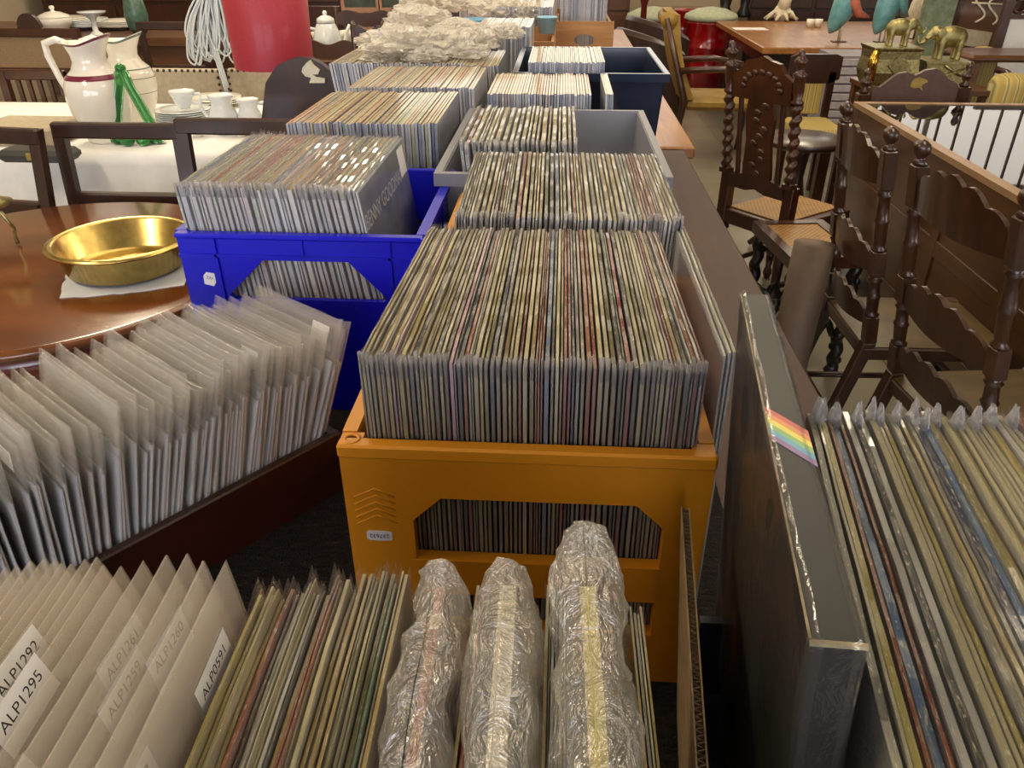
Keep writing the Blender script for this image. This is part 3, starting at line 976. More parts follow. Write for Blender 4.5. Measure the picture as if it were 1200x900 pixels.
record_stack(3, (-.014, -.006), (-.036, -.028), -.026, FZ, 'between the first two baggy ones', 'record sleeves between the baggy ones', ['red'], SL, None, seed=51, fixed={0: 'tan', 1: 'red', 2: 'charcoal'}, jy=.004)
record_stack(7, (.026, .042), (.000, .013), -.024, FZ, 'between the last two baggy ones', 'record sleeves between the baggy ones', ['cream', 'tan', 'cream', 'white'], SL, FI, seed=52, fixed={6: 'charcoal'}, jy=.005)
record_stack(4, (.078, .086), (.042, .049), -.034, FZ, 'beyond the tallest baggy one in front', 'record sleeves at the end of the front row', ['cream', 'grey', 'tan'], SL, FI, seed=53, jy=.004)
bagged(-.028, -.048, -.026, .007, '#A8604C', .0155, .008, .004, 41, 'red-edged record in a crumpled clear bag, first of the three baggy ones from the left', amp=.0065)
bagged(.009, -.013, -.022, .013, '#D8D0B8', .0165, .014, .005, 42, 'pale record in a thick crumpled whitish bag, middle of the three baggy ones', amp=.0065)
bagged(.060, .028, -.018, .012, '#E0D060', .0165, .028, .012, 43, 'record in the tallest puffed-up crumpled bag, beside the cardboard sheet', amp=.007)

# ------------------------------------------------------------------ record sleeves with white stock labels, fanned to the left
R = random.Random(5)
NL = 26
cnt = 0
codes = ['ALP1288', 'ALP1284', 'ALP1281', 'ALP1290', 'ALP1279', 'ALP1283', 'ALP1277', 'ALP1285', 'ALP1273', 'ALP1274', 'ALP1278', 'ALP1287', 'ALP1275', 'ALP1272', 'ALP1294', 'ALP1270',
         'ALP1271', 'ALP1292', 'ALP1267', 'ALP1295', 'ALP1262', 'ALP1261', 'ALP1259', 'ALP1260', 'ALP0592', 'ALP0591']
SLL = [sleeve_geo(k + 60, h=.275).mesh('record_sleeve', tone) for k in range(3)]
LBL = MB().box(-.018, .018, -.0105, .0105, 0, .0003).mesh('stock_label', M['paper'])
for i in range(NL):
    f = i / (NL - 1)
    if f < .77: xt = -.318 + .112 * f / .77
    else: xt = -.206 + .060 * (f - .77) / .23
    xb = -.176 + .062 * f
    ang = math.asin((xt - xb) / .335)
    o = mesh_obj('record_sleeve', SLL[i % 3])
    tk = .0014
    o.scale = (tk, 1, 1)
    o.rotation_euler = (0, ang, .03 + .03 * (1 - f)); o.location = (xb, -.050 + R.uniform(-.004, .004) + .018 * (1 - f), FZ)
    o.color = lin('#C8A088') if i == NL - 1 else lin(R.choice(['#D8CFC0', '#CFC4B0', '#DCD4C8', '#C8BCA8']))
    tag(o, 'fanned record in frosted sleeve with white label %s, front corner of the table' % codes[i], 'record', 'labelled records fanned out at the front')
    mesh_obj('plastic_sleeve', FIL[i % 6], o)
    lab = mesh_obj('stock_label', LBL, o)
    far = i in (NL - 1, NL - 3, NL - 5)
    ly = .283 if far else .212 + .06 * ((i * 7) % 5) / 5
    lz = .337 if i < NL - 6 else (.322 if i < NL - 2 else .312)
    if i == NL - 2: ly = .222
    lab.matrix_local = T(1.3, ly, lz) @ YZ @ RZ(R.uniform(-.06, .06))
    text(codes[i], .0078, 'label_lettering', M['ink'], lab, T(0, .002, .0006))

# ------------------------------------------------------------------ long wooden box with singles in clear sleeves
u = Vector((.185, .245, 0)).normalized(); wv = Vector((-u.y, u.x, 0))
P1 = Vector((-.254, .768, 0)); BL, BWD = .54, .19
bx = thing('wooden_record_box', 'long dark wooden box packed with singles in clear plastic sleeves', 'box', (P1.x, P1.y, CZ))
bx.rotation_euler = (0, 0, math.atan2(u.y, u.x) - PI / 2)      # local +y runs along the row, +x is the open side facing the near crate
SHm = .085
th = .012
MB().box(-.012, 0, -BL, 0, 0, SHm, c=.002).build('side_board', M['mahog'], bx)
MB().box(-BWD, -BWD + th, -BL, 0, 0, SHm, c=.002).build('side_board', M['mahog'], bx)
MB().box(-BWD + th, -th, -th, 0, 0, SHm, c=.002).build('end_board', M['mahog'], bx)
MB().box(-BWD + th, -th, -BL, -BL + th, 0, SHm, c=.002).build('end_board', M['mahog'], bx)
MB().box(-BWD + th, -th, -BL + th, -th, 0, .008).build('bottom_board', M['mahog'], bx)

SW = .172


def single_card(seed):
    return sleeve_geo(seed + 200, w=.168, h=.170, ny=6, nz=4, wob=.2)


def single_film(seed):
    return film_geo(seed + 300, w=.170, h=.170, up=.046, ahead=.002, back=.002, spike=.004, off=.8, ny=9, nz=6, hem=True)


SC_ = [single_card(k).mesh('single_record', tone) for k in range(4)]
SF_ = [single_film(k).mesh('plastic_sleeve', [M['film_clear'], M['film_clear']]) for k in range(6)]
R = random.Random(9)
NS = 82
cols = '#E4E6EA #D8E0E8 #F0EEE8 #C8D4E0 #E6DED2 #F2F0EE #AEB8C4 #E8E2D8 #DDE2E6 #D6C8C0 #F4F2EE #B8C8D8'.split()
for i in range(NS):
    f = i / (NS - 1)
    d = -BL + .075 + (BL - .095) * f - .05 * max(0, f - .5)
    # tilt along the row: nearest ones lean back to the viewer, the others away
    if f < .12: a = -.36 + 2.6 * f
    else: a = -.05 + .34 * min(1, (f - .12) / .4) + .14 * max(0, f - .9) / .1
    a += R.uniform(-.035, .035)
    o = mesh_obj('single_record', SC_[i % 4])
    o.scale = (.0027, 1, 1)
    # card lies across the row: local y of the card -> box -x
    loc = Vector((-.0145 - R.uniform(0, .003), d, .009 + R.uniform(0, .003)))
    Mx = Matrix.Translation(bx.location) @ RZ(bx.rotation_euler.z) @ Matrix.Translation(loc) @ RZ(PI / 2) @ RY(a)
    o.matrix_world = Mx @ Matrix.Diagonal((.0027, 1, R.uniform(.93, 1.04), 1))
    c = R.choice(cols)
    if i in (4, 7): c = '#1E2830'
    if i in (10, 11): c = '#3E78B0'
    if i in (2,): c = '#9AA070'
    if i in (30, 31): c = '#C8806A'
    if i in (66, 70): c = '#3E78A8'
    if i == 75: c = '#7AB0D0'
    o.color = lin(c)
    tag(o, '%s single in a clear plastic sleeve from the near end of the wooden box' % nth(i + 1), 'single record', 'singles in the wooden box')
    mesh_obj('plastic_sleeve', SF_[i % 6], o)
    if i in (8, 22, 47, 52, 63, 78, 79, 80):
        lab = MB().box(-.016, .016, -.010, .010, 0, .0003).build('price_label', M['paper'], o)
        s = -1
        lab.matrix_local = T(-.85, .030, .196) @ Matrix(((0, 0, -1, 0), (-1, 0, 0, 0), (0, 1, 0, 0), (0, 0, 0, 1)))
# ------------------------------------------------------------------ records farther back: one uncounted mass
FR = random.Random(31)
far = MB(); far_tint = []
PT = '#C8BC98 #B8A478 #D2C8A4 #A89468 #C0A878 #98906C #D8D0B4 #C49A5C #B07848 #A8A088 #D0B878'.split()
PS_ = '#D0D6E0 #E2E6EC #A8B4C8 #C0C4CC #DCD4CC #8498B8 #EEF0F2 #B4BCC8 #D8DCE4 #6E7C98 #C8C0C4'.split()  # far spine colours with the bluish daylight on them mixed in


def far_rec(xb, xt, y0, zb, t, ln, h, top, spine, yaw=0.0):
    ang = math.asin(max(-.9, min(.9, (xt - xb) / h)))
    Mx = T(xb, y0, zb) @ RZ(yaw) @ RY(ang)
    far.box(-t / 2, t / 2, 0, ln, 0, h, 0, Mx)
    far.m[-6:] = [1, 0, 1, 1, 0, 1]
    far_tint.extend([spine, top, spine, spine, top, spine])


def far_stack(n, xb, xt, y0, zb, ln=.313, h=.315, tops=None, spines=None, yaw=0.0, jy=.004, jz=.004):
    for i in range(n):
        f = (i + .5) / n
        sp = abs(xb[1] - xb[0]) / n
        far_rec(xb[0] + (xb[1] - xb[0]) * f, xt[0] + (xt[1] - xt[0]) * f, y0 + FR.uniform(-jy, jy), zb + FR.uniform(0, jz), sp * FR.uniform(.72, .9), ln, h,
                lin(FR.choice(tops or PT)), lin(FR.choice(spines or PS_)), yaw)


Z0 = CZ + .008
# behind the blue crate, in a dark plastic crate
far_stack(46, (-.468, -.214), (-.480, -.212), 1.372, Z0, tops=PT + ['#8CA47A', '#B88A50', '#C0986A'], spines=PS_ + ['#4E9A62', '#E8DC8C', '#35507E'])
t = thing('stacking_crate', 'dark navy plastic crate of records behind the blue crate', 'crate', (0, 0, CZ))
x0, x1, y0, y1, h = -.505, -.200, 1.345, 1.71, .245
for nm, q in (('front_panel', (x0, x1, y0, y0 + .008)), ('back_panel', (x0, x1, y1 - .008, y1)), ('side_panel', (x0, x0 + .008, y0 + .008, y1 - .008)), ('side_panel', (x1 - .008, x1, y0 + .008, y1 - .008))):
    b = MB(); b.box(*q, 0, h)
    if nm == 'front_panel':
        for z in (.10, .17, h - .008): b.box(x0, x1, y0 - .005, y0, z, z + .007)
        for x in [x0 + .05 * k for k in range(8)]: b.box(x, x + .003, y0 - .004, y0, 0, h)
    else:
        b.box(q[0] - .004, q[1] + .004, q[2], q[3], h - .008, h + .001)
    b.build(nm, M['navy'], t)
MB().box(x0 + .008, x1 - .008, y0 + .008, y1 - .008, .001, .006).build('crate_floor', M['navy'], t)

far_stack(40, (-.440, -.175), (-.462, -.185), 1.74, Z0, tops=PT + ['#C87858'], spines=PS_ + ['#6A5A98'])
far_stack(36, (-.156, .070), (-.158, .068), 1.745, CZ + .013, ln=.285, h=.298, tops=['#C8A468', '#B89054', '#D0B47C', '#C49860'], spines=PS_)
far_stack(4, (.110, .128), (.097, .115), 1.75, CZ + .013, ln=.285, h=.298, tops=['#D8C890', '#B8A050', '#E0D8B8'])
far_stack(36, (-.080, .112), (-.084, .112), 2.105, Z0 + .004, ln=.315, tops=['#C8B07C', '#C4A060', '#B0A080', '#D8BC78'], spines=PS_ + ['#3A4A78'])
far_stack(46, (-.560, -.235), (-.600, -.245), 2.10, Z0, ln=.36)
far_stack(18, (-.225, -.138), (-.245, -.160), 2.10, Z0 - .004, ln=.30, spines=['#D8D4D0', '#4A7A98', '#A84840', '#C0C8D0', '#E0DCD8', '#5A8AA8'])
TZ2 = TZ + .004
far_stack(34, (-.62, -.30), (-.66, -.30), 2.72, TZ2, ln=.5, h=.32)
far_stack(26, (-.28, -.10), (-.28, -.10), 2.75, TZ2 + .02, h=.33, spines=PS_ + ['#20262E', '#30404E'])
far_stack(30, (-.30, -.04), (-.30, -.04), 3.55, TZ2, h=.35, ln=.4)
far_stack(34, (-.010, .192), (-.010, .192), 3.70, TZ2 + .05, h=.33, ln=.3, spines=PS_ + ['#242C34', '#506480'])
far_stack(60, (-.55, .10), (-.55, .10), 4.5, TZ2, h=.34, ln=.5)
far_stack(60, (-.45, .18), (-.45, .18), 5.6, TZ2, h=.36, ln=.5)
me = far.mesh('record_sleeves', M['far_sleeve'])
at = me.color_attributes.new('tint', 'FLOAT_COLOR', 'CORNER')
k = 0
for p in me.polygons:
    for li in p.loop_indices: at.data[li].color = far_tint[p.index]
o = bpy.data.objects.new('record_sleeves', me); COL.objects.link(o)
tag(o, 'rows of record sleeves packed in the crates farther down the tables', 'records', kind='stuff')

# orange crate and black bin behind the grey bin
bottle_crate('bottle_crate', 'orange crate behind the grey bin, mostly hidden, a few records leaning inside', M['orange'], .33, .32, .20, (-.178, 1.722, CZ))
t = thing('storage_bin', 'dark blue-black glossy plastic bin standing at the table edge beyond the grey bin', 'bin', (0, 0, CZ))
tub(t, -.112, .262, 2.065, 2.575, 1.20 - CZ, M['blackplastic'], taper=.02, lip=.01)
# plank crate with a hand hole
t = thing('plank_crate', 'wooden plank crate with an oval hand hole at its end', 'crate', (-.026, 3.42, TZ))
w, h, d = .235, .315, .62
ov = [(w * .5 + .045 * math.cos(a), h - .075 + .026 * math.sin(a)) for a in [2 * PI * (k - 4.5) / 12 - PI / 2 + PI / 12 * 9 for k in range(12)]]
ov = [(w * .5 + .042 * math.cos(2 * PI * k / 12 - 3 * PI / 4), h - .07 + .024 * math.sin(2 * PI * k / 12 - 3 * PI / 4)) for k in range(12)]
out = [(0, 0), (w / 3, 0), (2 * w / 3, 0), (w, 0), (w, h / 3), (w, 2 * h / 3), (w, h), (2 * w / 3, h), (w / 3, h), (0, h), (0, 2 * h / 3), (0, h / 3)]
for k in (0, 1):
    o = MB().ring(out, ov, -.012, 0, XZ).build('end_board', M['cratewood'], t)
    if k: o.location = (0, d - .012, 0)
for x in (0, w - .01):
    b = MB()
    for z0, z1 in ((0, .14), (.15, h - .02)): b.box(x, x + .01, .012, d - .012, z0, z1)
    b.build('side_boards', M['cratewood'], t)
MB().box(.01, w - .01, .012, d - .012, 0, .01).build('base_board', M['cratewood'], t)
# low tray beside it
t = thing('wooden_tray', 'low open wooden tray left of the plank crate', 'tray', (-.19, 2.78, 1.10 - .001))
w, d, h = .115, .32, .05
for q in ((0, w, 0, .01), (0, w, d - .01, d), (0, .01, .01, d - .01), (w - .01, w, .01, d - .01)): pass
MB().box(0, w, 0, .012, 0, h + .01).build('front_board', M['cratewood'], t); MB().box(0, w, d - .012, d, 0, h + .03).build('back_board', M['cratewood'], t)
MB().box(0, .01, .012, d - .012, 0, h).build('side_board', M['cratewood'], t); MB().box(w - .01, w, .012, d - .012, 0, h).build('side_board', M['cratewood'], t)
MB().box(.01, w - .01, .012, d - .012, 0, .008).build('base_board', M['cratewood'], t)
t.location = (-.145, 3.09, 1.10)
MB().box(-.0, w, 0, d, -(1.10 - TZ), -.002, c=.004).build('carton_below', M['cardboard'], t)

# crumpled clear bags heaped on the records at the back


def lump(seed, rx, ry, rz, n=44):
    R = random.Random(seed); ph = R.random() * 60
    b = MB(); rows = []
    for j in range(n // 2 + 1):
        th_ = PI * j / (n // 2); row = []
        for i in range(n):
            a = 2 * PI * i / n
            dx, dy, dz = math.sin(th_) * math.cos(a), math.sin(th_) * math.sin(a), math.cos(th_)
            k = 1 + .30 * noise.noise((dx * 1.8 + ph, dy * 1.8, dz * 1.8)) + .30 * (1 - 2 * abs(noise.noise((dx * 3.4, dy * 3.4 + ph, dz * 3.4)))) + .22 * (1 - 2 * abs(noise.noise((dx * 7 + ph, dy * 7, dz * 7)))) + .16 * noise.noise((dx * 15, dy * 15, dz * 15 + ph))
            row.append((dx * rx * k, dy * ry * k, max(-rz * .3, dz * rz * k)))
        row.append(row[0]); rows.append(row)
    b.sheet([list(reversed(r)) for r in rows], 0, False)
    return b


spots = [(470, 50, 2.25, .09, .12, .05, 'crumpled clear bag on the left end of the records behind the dark crate'),
         (520, 52, 2.3, .08, .10, .05, 'flat crumpled clear bag in the middle of the bagged records'),
         (560, 50, 2.35, .05, .09, .045, 'narrow crumpled bag at the right end of the bagged records'),
         (492, 28, 2.85, .10, .10, .07, 'tall crumpled bag with white print behind the bagged records'),
         (535, 38, 2.78, .09, .10, .05, 'low crumpled bag in front of the blue plastic dish'),
         (585, 12, 3.7, .12, .14, .07, 'crumpled bag heaped behind the blue plastic dish'),
         (615, 18, 3.62, .07, .10, .06, 'crumpled bag beside the blue plastic tub'),
         (440, 48, 2.75, .06, .08, .03, 'small crumpled bag at the far left edge of the record table'),
         (450, 66, 2.2, .05, .08, .03, 'small flat crumpled bag at the front left of the bagged records'),
         (500, 66, 2.18, .06, .07, .03, 'flat crumpled bag on the front edge of the bagged records'),
         (545, 62, 2.22, .05, .06, .035, 'crumpled bag beside the leaning coloured records'),
         (590, 40, 2.45, .05, .07, .035, 'crumpled bag on top of the leaning coloured records'),
         (505, 8, 3.9, .14, .16, .08, 'crumpled bag below the dark framed picture')]
for k, (px, py, Y, rx, ry, rz, lab) in enumerate(spots):
    p = at_y(px, py, Y)
    o = lump(70 + k, rx * .85, ry * .85, rz * .62).build('plastic_bag', M['film_bag'], None, p)
    tag(o, lab, 'bag', 'crumpled clear bags on the records at the back')
# blue lid, blue tub
p = at_y(560, 26, 3.2)
b = MB(); b.box(-.07, .07, -.07, .07, -.008, .004, c=.004); b.box(-.06, .06, -.06, .06, .004, .012, c=.004)
tag(b.build('blue_dish', M['bluelid'], None, p), 'bright blue plastic dish lying on the bagged records', 'dish')
p = at_y(641, 32, 3.35); p.z = 1.163
o = MB().lathe([(.03, 0), (.038, .055), (.041, .055), (.041, .06), (.036, .06), (.028, .004), (0, .004)], 20, Matrix.Diagonal((1, 1, 1, 1))).build('plastic_tub', flat('blue_grey_tub', '#8FC0D8', .4), None, p)
tag(o, 'small pale blue plastic tub left of the plank crate', 'tub')
# ------------------------------------------------------------------ round table with the brass basin
RT = (-1.335, 1.82); RTZ = .76
t = thing('round_table', 'polished round red-brown wooden table carrying the brass basin', 'table', (RT[0], RT[1], 0))
MB().lathe([(0, RTZ - .035), (.515, RTZ - .035), (.53, RTZ - .03), (.532, RTZ - .022), (.542, RTZ - .018), (.545, RTZ - .008), (.538, RTZ - .002), (.525, RTZ), (0, RTZ)], 72, caps=False).build('table_top', M['roundwood'], t)
MB().lathe([(.47, RTZ - .10), (.49, RTZ - .095), (.50, RTZ - .036), (.46, RTZ - .036), (.46, RTZ - .10), (.47, RTZ - .10)], 64, caps=False).build('apron', M['redwood'], t)
MB().lathe([(.10, 0), (.10, .02), (.05, .06), (.04, .2), (.045, .4), (.05, .6), (.09, RTZ - .101)], 28).build('pedestal', M['redwood'], t)
for a in (-65, 205):
    q = math.radians(a)
    rib = lambda r, z, f: (r * (1 + .07 * math.cos(f * 10)), z)
    MB().lathe([(.02, 0), (.024, .05), (.03, .25), (.042, .52), (.03, .57), (.046, .60), (.046, RTZ - .101)], 40, T(.40 * math.cos(q), .40 * math.sin(q), 0), fn=rib).build('leg', M['redwood'], t)

c0, c1 = at_z(52, 284, .845), at_z(228, 272, .845)
bc = (c0 + c1) / 2; br = (c1 - c0).length / 2
bc.z = RTZ + .002
t = MB().lathe([(0, .004), (br * .70, .004), (br * .80, .014), (br * .88, .075), (br * .93, .080), (br, .078), (br * 1.0, .082), (br * .93, .087), (br * .87, .081), (br * .78, .018), (br * .68, .0085), (0, .0085)], 56, caps=False).build('brass_basin', M['basin'], None, bc)
tag(t, 'wide brass basin with rolled rim on the round table', 'basin')
R = random.Random(4)
pts = []
for k in range(48):
    a = 2 * PI * k / 48
    sq = 1 / max(abs(math.cos(a)), abs(math.sin(a))) ** .8
    r = br * .84 * sq + R.uniform(-.004, .004)
    pts.append((r * math.cos(a), r * math.sin(a)))
o = MB().prism(pts, 0, .0022, RZ(.35)).build('doily', M['cloth'], None, (bc.x + .01, bc.y - .015, RTZ + .0004))
tag(o, 'white ragged-edged cloth under the brass basin', 'cloth')
t.location.z = RTZ + .0005
# thin brass stand foot at the table's left
p0, p1, p2 = at_z(22, 286, RTZ + .004), at_z(17, 268, RTZ + .05), at_z(-6, 240, RTZ + .12)
t = thing('brass_stand', 'thin-legged brass stand at the left end of the round table', 'stand', (p0.x, p0.y, RTZ))
off = Vector((p0.x, p0.y, RTZ))
MB().tube([p0 - off, p0 - off + Vector((-.006, .004, .02)), p1 - off, p2 - off], [.006, .004, .005, .005], 8).build('leg', M['oldbrass'], t)
MB().tube([p0 - off + Vector((-.16, .02, 0)), p0 - off + Vector((-.15, .02, .03)), p2 - off + Vector((-.02, 0, 0)), p2 - off], [.006, .004, .005, .005], 8).build('leg', M['oldbrass'], t)
MB().lathe([(0, 0), (.05, 0), (.06, .01), (.03, .02), (.02, .1), (0, .11)], 20, T(*(p2 - off + Vector((-.02, 0, -.004))))).build('cup', M['oldbrass'], t)

# striped seat below the round table
t = thing('upholstered_stool', 'round stool with satin striped seat pushed under the round table', 'stool', (-1.075, 1.95, 0))
b = MB()
rows = []
for j in range(13):
    v = j / 12
    for_r = .27 * (1 - .10 * abs(v - .5) ** 2) * (math.sin(PI * (.12 + .76 * v)) ** .35)
    rows.append((for_r, .40 + .10 * v))
rows = [(r * .88, z) for r, z in rows]
b.lathe([(0, .40)] + rows + [(.15, .515), (0, .52)], 40, caps=False)
b.build('seat_cushion', M['striped'], t)
MB().lathe([(.20, .33), (.22, .335), (.225, .40), (.20, .40)], 40).build('seat_frame', M['redwood'], t)
for a in (45, 135, 225, 315):
    q = math.radians(a); MB().lathe([(.014, 0), (.02, .2), (.026, .34)], 12, T(.18 * math.cos(q), .18 * math.sin(q), 0)).build('leg', M['redwood'], t)


def open_chair(label, cx, cy, rz, w=.43, h=.98, lean=.05, group=None, dep=.22):
    """dark chair with an open frame back; back at local y = 0, seat towards -y"""
    t = thing('side_chair', label, 'chair', (cx, cy, 0), rz, group)
    for s in (-1, 1):
        x = s * (w / 2 - .02)
        b = MB()
        b.sheet([]) if False else None
        sec = [(0, 0.03), (.45, 0), (h, lean)]
        for (z0, y0), (z1, y1) in zip(sec[:-1], sec[1:]):
            vs = [(x - .019, y0 - .014, z0), (x + .019, y0 - .014, z0), (x + .019, y0 + .014, z0), (x - .019, y0 + .014, z0),
                  (x - .019, y1 - .014, z1), (x + .019, y1 - .014, z1), (x + .019, y1 + .014, z1), (x - .019, y1 + .014, z1)]
            b.add(vs, [(3, 2, 1, 0), (4, 5, 6, 7), (0, 1, 5, 4), (1, 2, 6, 5), (2, 3, 7, 6), (3, 0, 4, 7)])
        b.build('back_post', M['darkchair'], t)
        MB().lathe([(.012, 0), (.018, .2), (.02, .42)], 10, T(x, -dep + .03, 0)).build('leg', M['darkchair'], t)
    for z0, z1, nm in ((h - .045, h + .004, 'top_rail'), (.72, .765, 'lower_rail')):
        y0 = lean * (z0 - .45) / (h - .45)
        b = MB().box(-w / 2 + (0 if nm == 'top_rail' else .035), w / 2 - (0 if nm == 'top_rail' else .035), y0 - .016, y0 + .016, z0, z1, c=.006); b.build(nm, M['darkchair'], t)
    MB().box(-w / 2 + .01, w / 2 - .01, -dep, .012, .42, .455, c=.008).build('seat', M['leather'], t)
    return t


p = at_z(128, 149, .98)
open_chair('dark open-backed chair behind the round table, between the two others', p.x, p.y + .0, 0, .435)
p = at_z(246, 160, .985)
open_chair('dark open-backed chair partly hidden behind the blue crate\'s records', p.x + .045, p.y + .12, .0, .45, 1.0)
p = at_z(-38, 152, .98)
open_chair('dark open-backed chair cut off at the photo\'s left edge behind the round table', p.x, p.y - .06, -.12, .43, .98, .10)

# ------------------------------------------------------------------ table with the white cloth and the china
WT = .75
b = MB()
X0, X1, Y0, Y1 = -3.3, -.98, 3.02, 4.05
rows = []
nx = 90
prof = [(Y1 + .02, .30), (Y1 + .01, WT - .02), (Y1 - .02, WT), (Y0 + .02, WT), (Y0 - .004, WT - .012), (Y0 - .012, WT - .05), (Y0 - .02, WT - .25), (Y0 - .03, WT - .5)]
for (y, z) in prof:
    k = max(0, (WT - z)) * .10
    rows.append([(X0 + (X1 - X0) * i / nx, y - (k * (.5 + .5 * math.sin(i * .9 + 2 * noise.noise((i * .2, 0, 0)))) if y < 3.5 else 0), z) for i in range(nx + 1)])
b.sheet(rows)
rows = []
for (x, z) in [(X1, WT - .001), (X1 + .012, WT - .02), (X1 + .02, WT - .45)]:
    rows.append([(x, Y0 + (Y1 - Y0) * i / 30, z) for i in range(31)])
b.sheet(rows)
t = thing('china_table', 'table covered with a white cloth, carrying white pitchers and china', 'table', (0, 0, 0))
b.build('tablecloth', M['cloth'], t)
MB().box(X0 + .01, X1 - .01, Y0 + .02, Y1 - .02, WT - .03, WT - .004).build('table_top', M['brownwood'], t)
for x in (X0 + .06, X1 - .12):
    for y in (Y0 + .08, Y1 - .12): MB().box(x, x + .06, y, y + .06, 0, WT - .03).build('leg', M['brownwood'], t)


def ewer(label, px, Y, top_px, wid, lines, spout, name='pitcher', handle=True):
    p = at_y(px, top_px, Y); h = p.z - WT
    t = thing(name, label, 'pitcher', (p.x, Y, WT), spout)
    r = wid / 2

    def fn(rr, z, a):
        k = max(0, (z - h * .72) / (h * .28))
        lip = math.cos(a)
        return (rr * (1 + .28 * k * k * max(0, lip) ** 2 + .05 * k * math.cos(2 * a)), z + h * .10 * k * k * (max(0, lip) ** 1.5 - .5 * max(0, 1 - abs(a - PI) / 1.4) * 0 - .25 * math.sin(a) ** 2))
    pf = [(0, .006), (r * .62, 0), (r * .66, .012), (r * .62, .02), (r * .70, h * .10), (r * .92, h * .28), (r * 1.0, h * .42), (r * .98, h * .54), (r * .86, h * .63), (r * .62, h * .70), (r * .52, h * .77), (r * .54, h * .84), (r * .62, h * .91), (r * .70, h * .955),
          (r * .66, h * .955), (r * .58, h * .90), (r * .48, h * .84), (r * .46, h * .77), (0, h * .74)]
    MB().lathe(pf, 40, caps=False, fn=fn).build('body', M['china'], t)
    for z0, z1, mm in lines:
        def rad(z):
            zz = z * h
            for (ra, za), (rb, zb_) in zip(pf[1:13], pf[2:14]):
                if za <= zz <= zb_: return ra + (rb - ra) * (zz - za) / max(1e-6, zb_ - za)
            return r
        bb = MB(); k = 5
        prof = [(rad(z0 + (z1 - z0) * i / k) + .0012, (z0 + (z1 - z0) * i / k) * h) for i in range(k + 1)]
        bb.lathe(prof, 40, caps=False, fn=fn).build('painted_band', mm, t)
    if handle:
        hb = MB()
        P = [Vector((-r * .60, 0, h * .93)), Vector((-r * .95, 0, h * .965)), Vector((-r * 1.35, 0, h * .93)), Vector((-r * 1.36, 0, h * .82)), Vector((-r * 1.18, 0, h * .62)), Vector((-r * .97, 0, h * .44))]
        hb.tube(P, [.011, .014, .015, .014, .013, .012], 10).build('handle', M['china'], t)
    return t


ewer('large white pitcher with maroon band, handle towards the edge of the photo', 97, 3.22, 42, .245, [(.615, .66, M['maroon']), (.935, .955, M['maroon'])], 0)
t = ewer('white pitcher with thin grey-green lines, behind the maroon-banded one', 138, 3.62, 40, .235, [(.52, .527, M['greenline']), (.62, .632, M['greenline']), (.35, .356, M['greenline']), (.93, .955, M['greenline'])], .2)
# green glass
p = at_z(162, 168, WT)
h = at_y(152, 80, p.y).z - WT
t = thing('glass_vase', 'green glass wishbone-shaped vase standing on the white cloth', 'vase', (p.x, p.y, WT))
for s in (-1, 1):
    MB().tube([(0, 0, h), (s * .012, 0, h * .93), (s * .022, 0, h * .75), (s * .055, 0, h * .45), (s * .085, 0, h * .15), (s * .092, 0, .006)], [.012, .018, .018, .020, .022, .026], 12).build('stem', M['greenglass'], t)
MB().ball((0, 0, h), (.022, .02, .018), 14).build('knot', M['greenglass'], t)
b = MB()
for k in range(7):
    a = 2 * PI * k / 7; b.ball((.075 * math.cos(a), .05 * math.sin(a), .02), (.03, .026, .02), 10)
b.build('base', M['greenglass'], t)

PL = [(0, .003), (.05, 0), (.055, .004), (.09, .012), (.115, .018), (.113, .021), (.088, .016), (.05, .007), (0, .006)]


def plate(loc, label, sc=1.0, m='china', grp=None):
    o = MB().lathe([(r * sc, z * sc) for r, z in PL], 32, caps=False).build('plate', M[m], None, loc)
    return tag(o, label, 'plate', grp)


p = at_z(213, 152, WT)
for k in range(8):
    plate((p.x, p.y + .05, WT + .0012 + k * .0085), '%s plate from the bottom in the stack under the pale cup' % nth(k + 1), 1.05, 'china_blue', 'plates stacked on the white cloth')


def cup(loc, label, sc=1.0, m='china_blue', rz=0, tall=1.0, cat='cup', name='teacup'):
    t = thing(name, label, cat, loc, rz)
    pf = [(0, .002), (.018, 0), (.020, .006), (.028, .02), (.036, .04), (.042, .055), (.040, .055), (.033, .04), (.024, .02), (0, .012)]
    MB().lathe([(r * sc, z * sc * tall) for r, z in pf], 28, caps=False).build('bowl', M[m], t)
    MB().tube([(.036 * sc, 0, .045 * sc * tall), (.058 * sc, 0, .048 * sc * tall), (.062 * sc, 0, .032 * sc * tall), (.05 * sc, 0, .018 * sc * tall), (.03 * sc, 0, .018 * sc * tall)], .0042 * sc, 8).build('handle', M[m], t)
    return t


cup((p.x + .01, p.y + .05, WT + .0012 + .0815), 'pale cup standing on top of the stack of plates', 1.35)
p = at_z(228, 136, WT)
for k in range(3): plate((p.x, p.y + .25, WT + .001 + k * .010), '%s plate from the bottom in the low stack behind the cup' % nth(k + 1), 1.2, 'china', 'plates stacked behind the cup')


def jug(px, py, label, sc=1.0, rz=0):
    p = at_z(px, py, WT)
    t = thing('milk_jug', label, 'jug', (p.x, p.y, WT), rz)
    pf = [(0, .002), (.03, 0), (.032, .006), (.045, .03), (.05, .055), (.042, .08), (.034, .095), (.036, .115), (.044, .13), (.042, .13), (.033, .114), (.03, .095), (0, .08)]
    MB().lathe([(r * sc, z * sc) for r, z in pf], 28, caps=False).build('body', M['china_blue'], t)
    MB().tube([(.036 * sc, 0, .115 * sc), (.07 * sc, 0, .118 * sc), (.076 * sc, 0, .09 * sc), (.06 * sc, 0, .06 * sc), (.046 * sc, 0, .05 * sc)], .006 * sc, 8).build('handle', M['china_blue'], t)
    return t


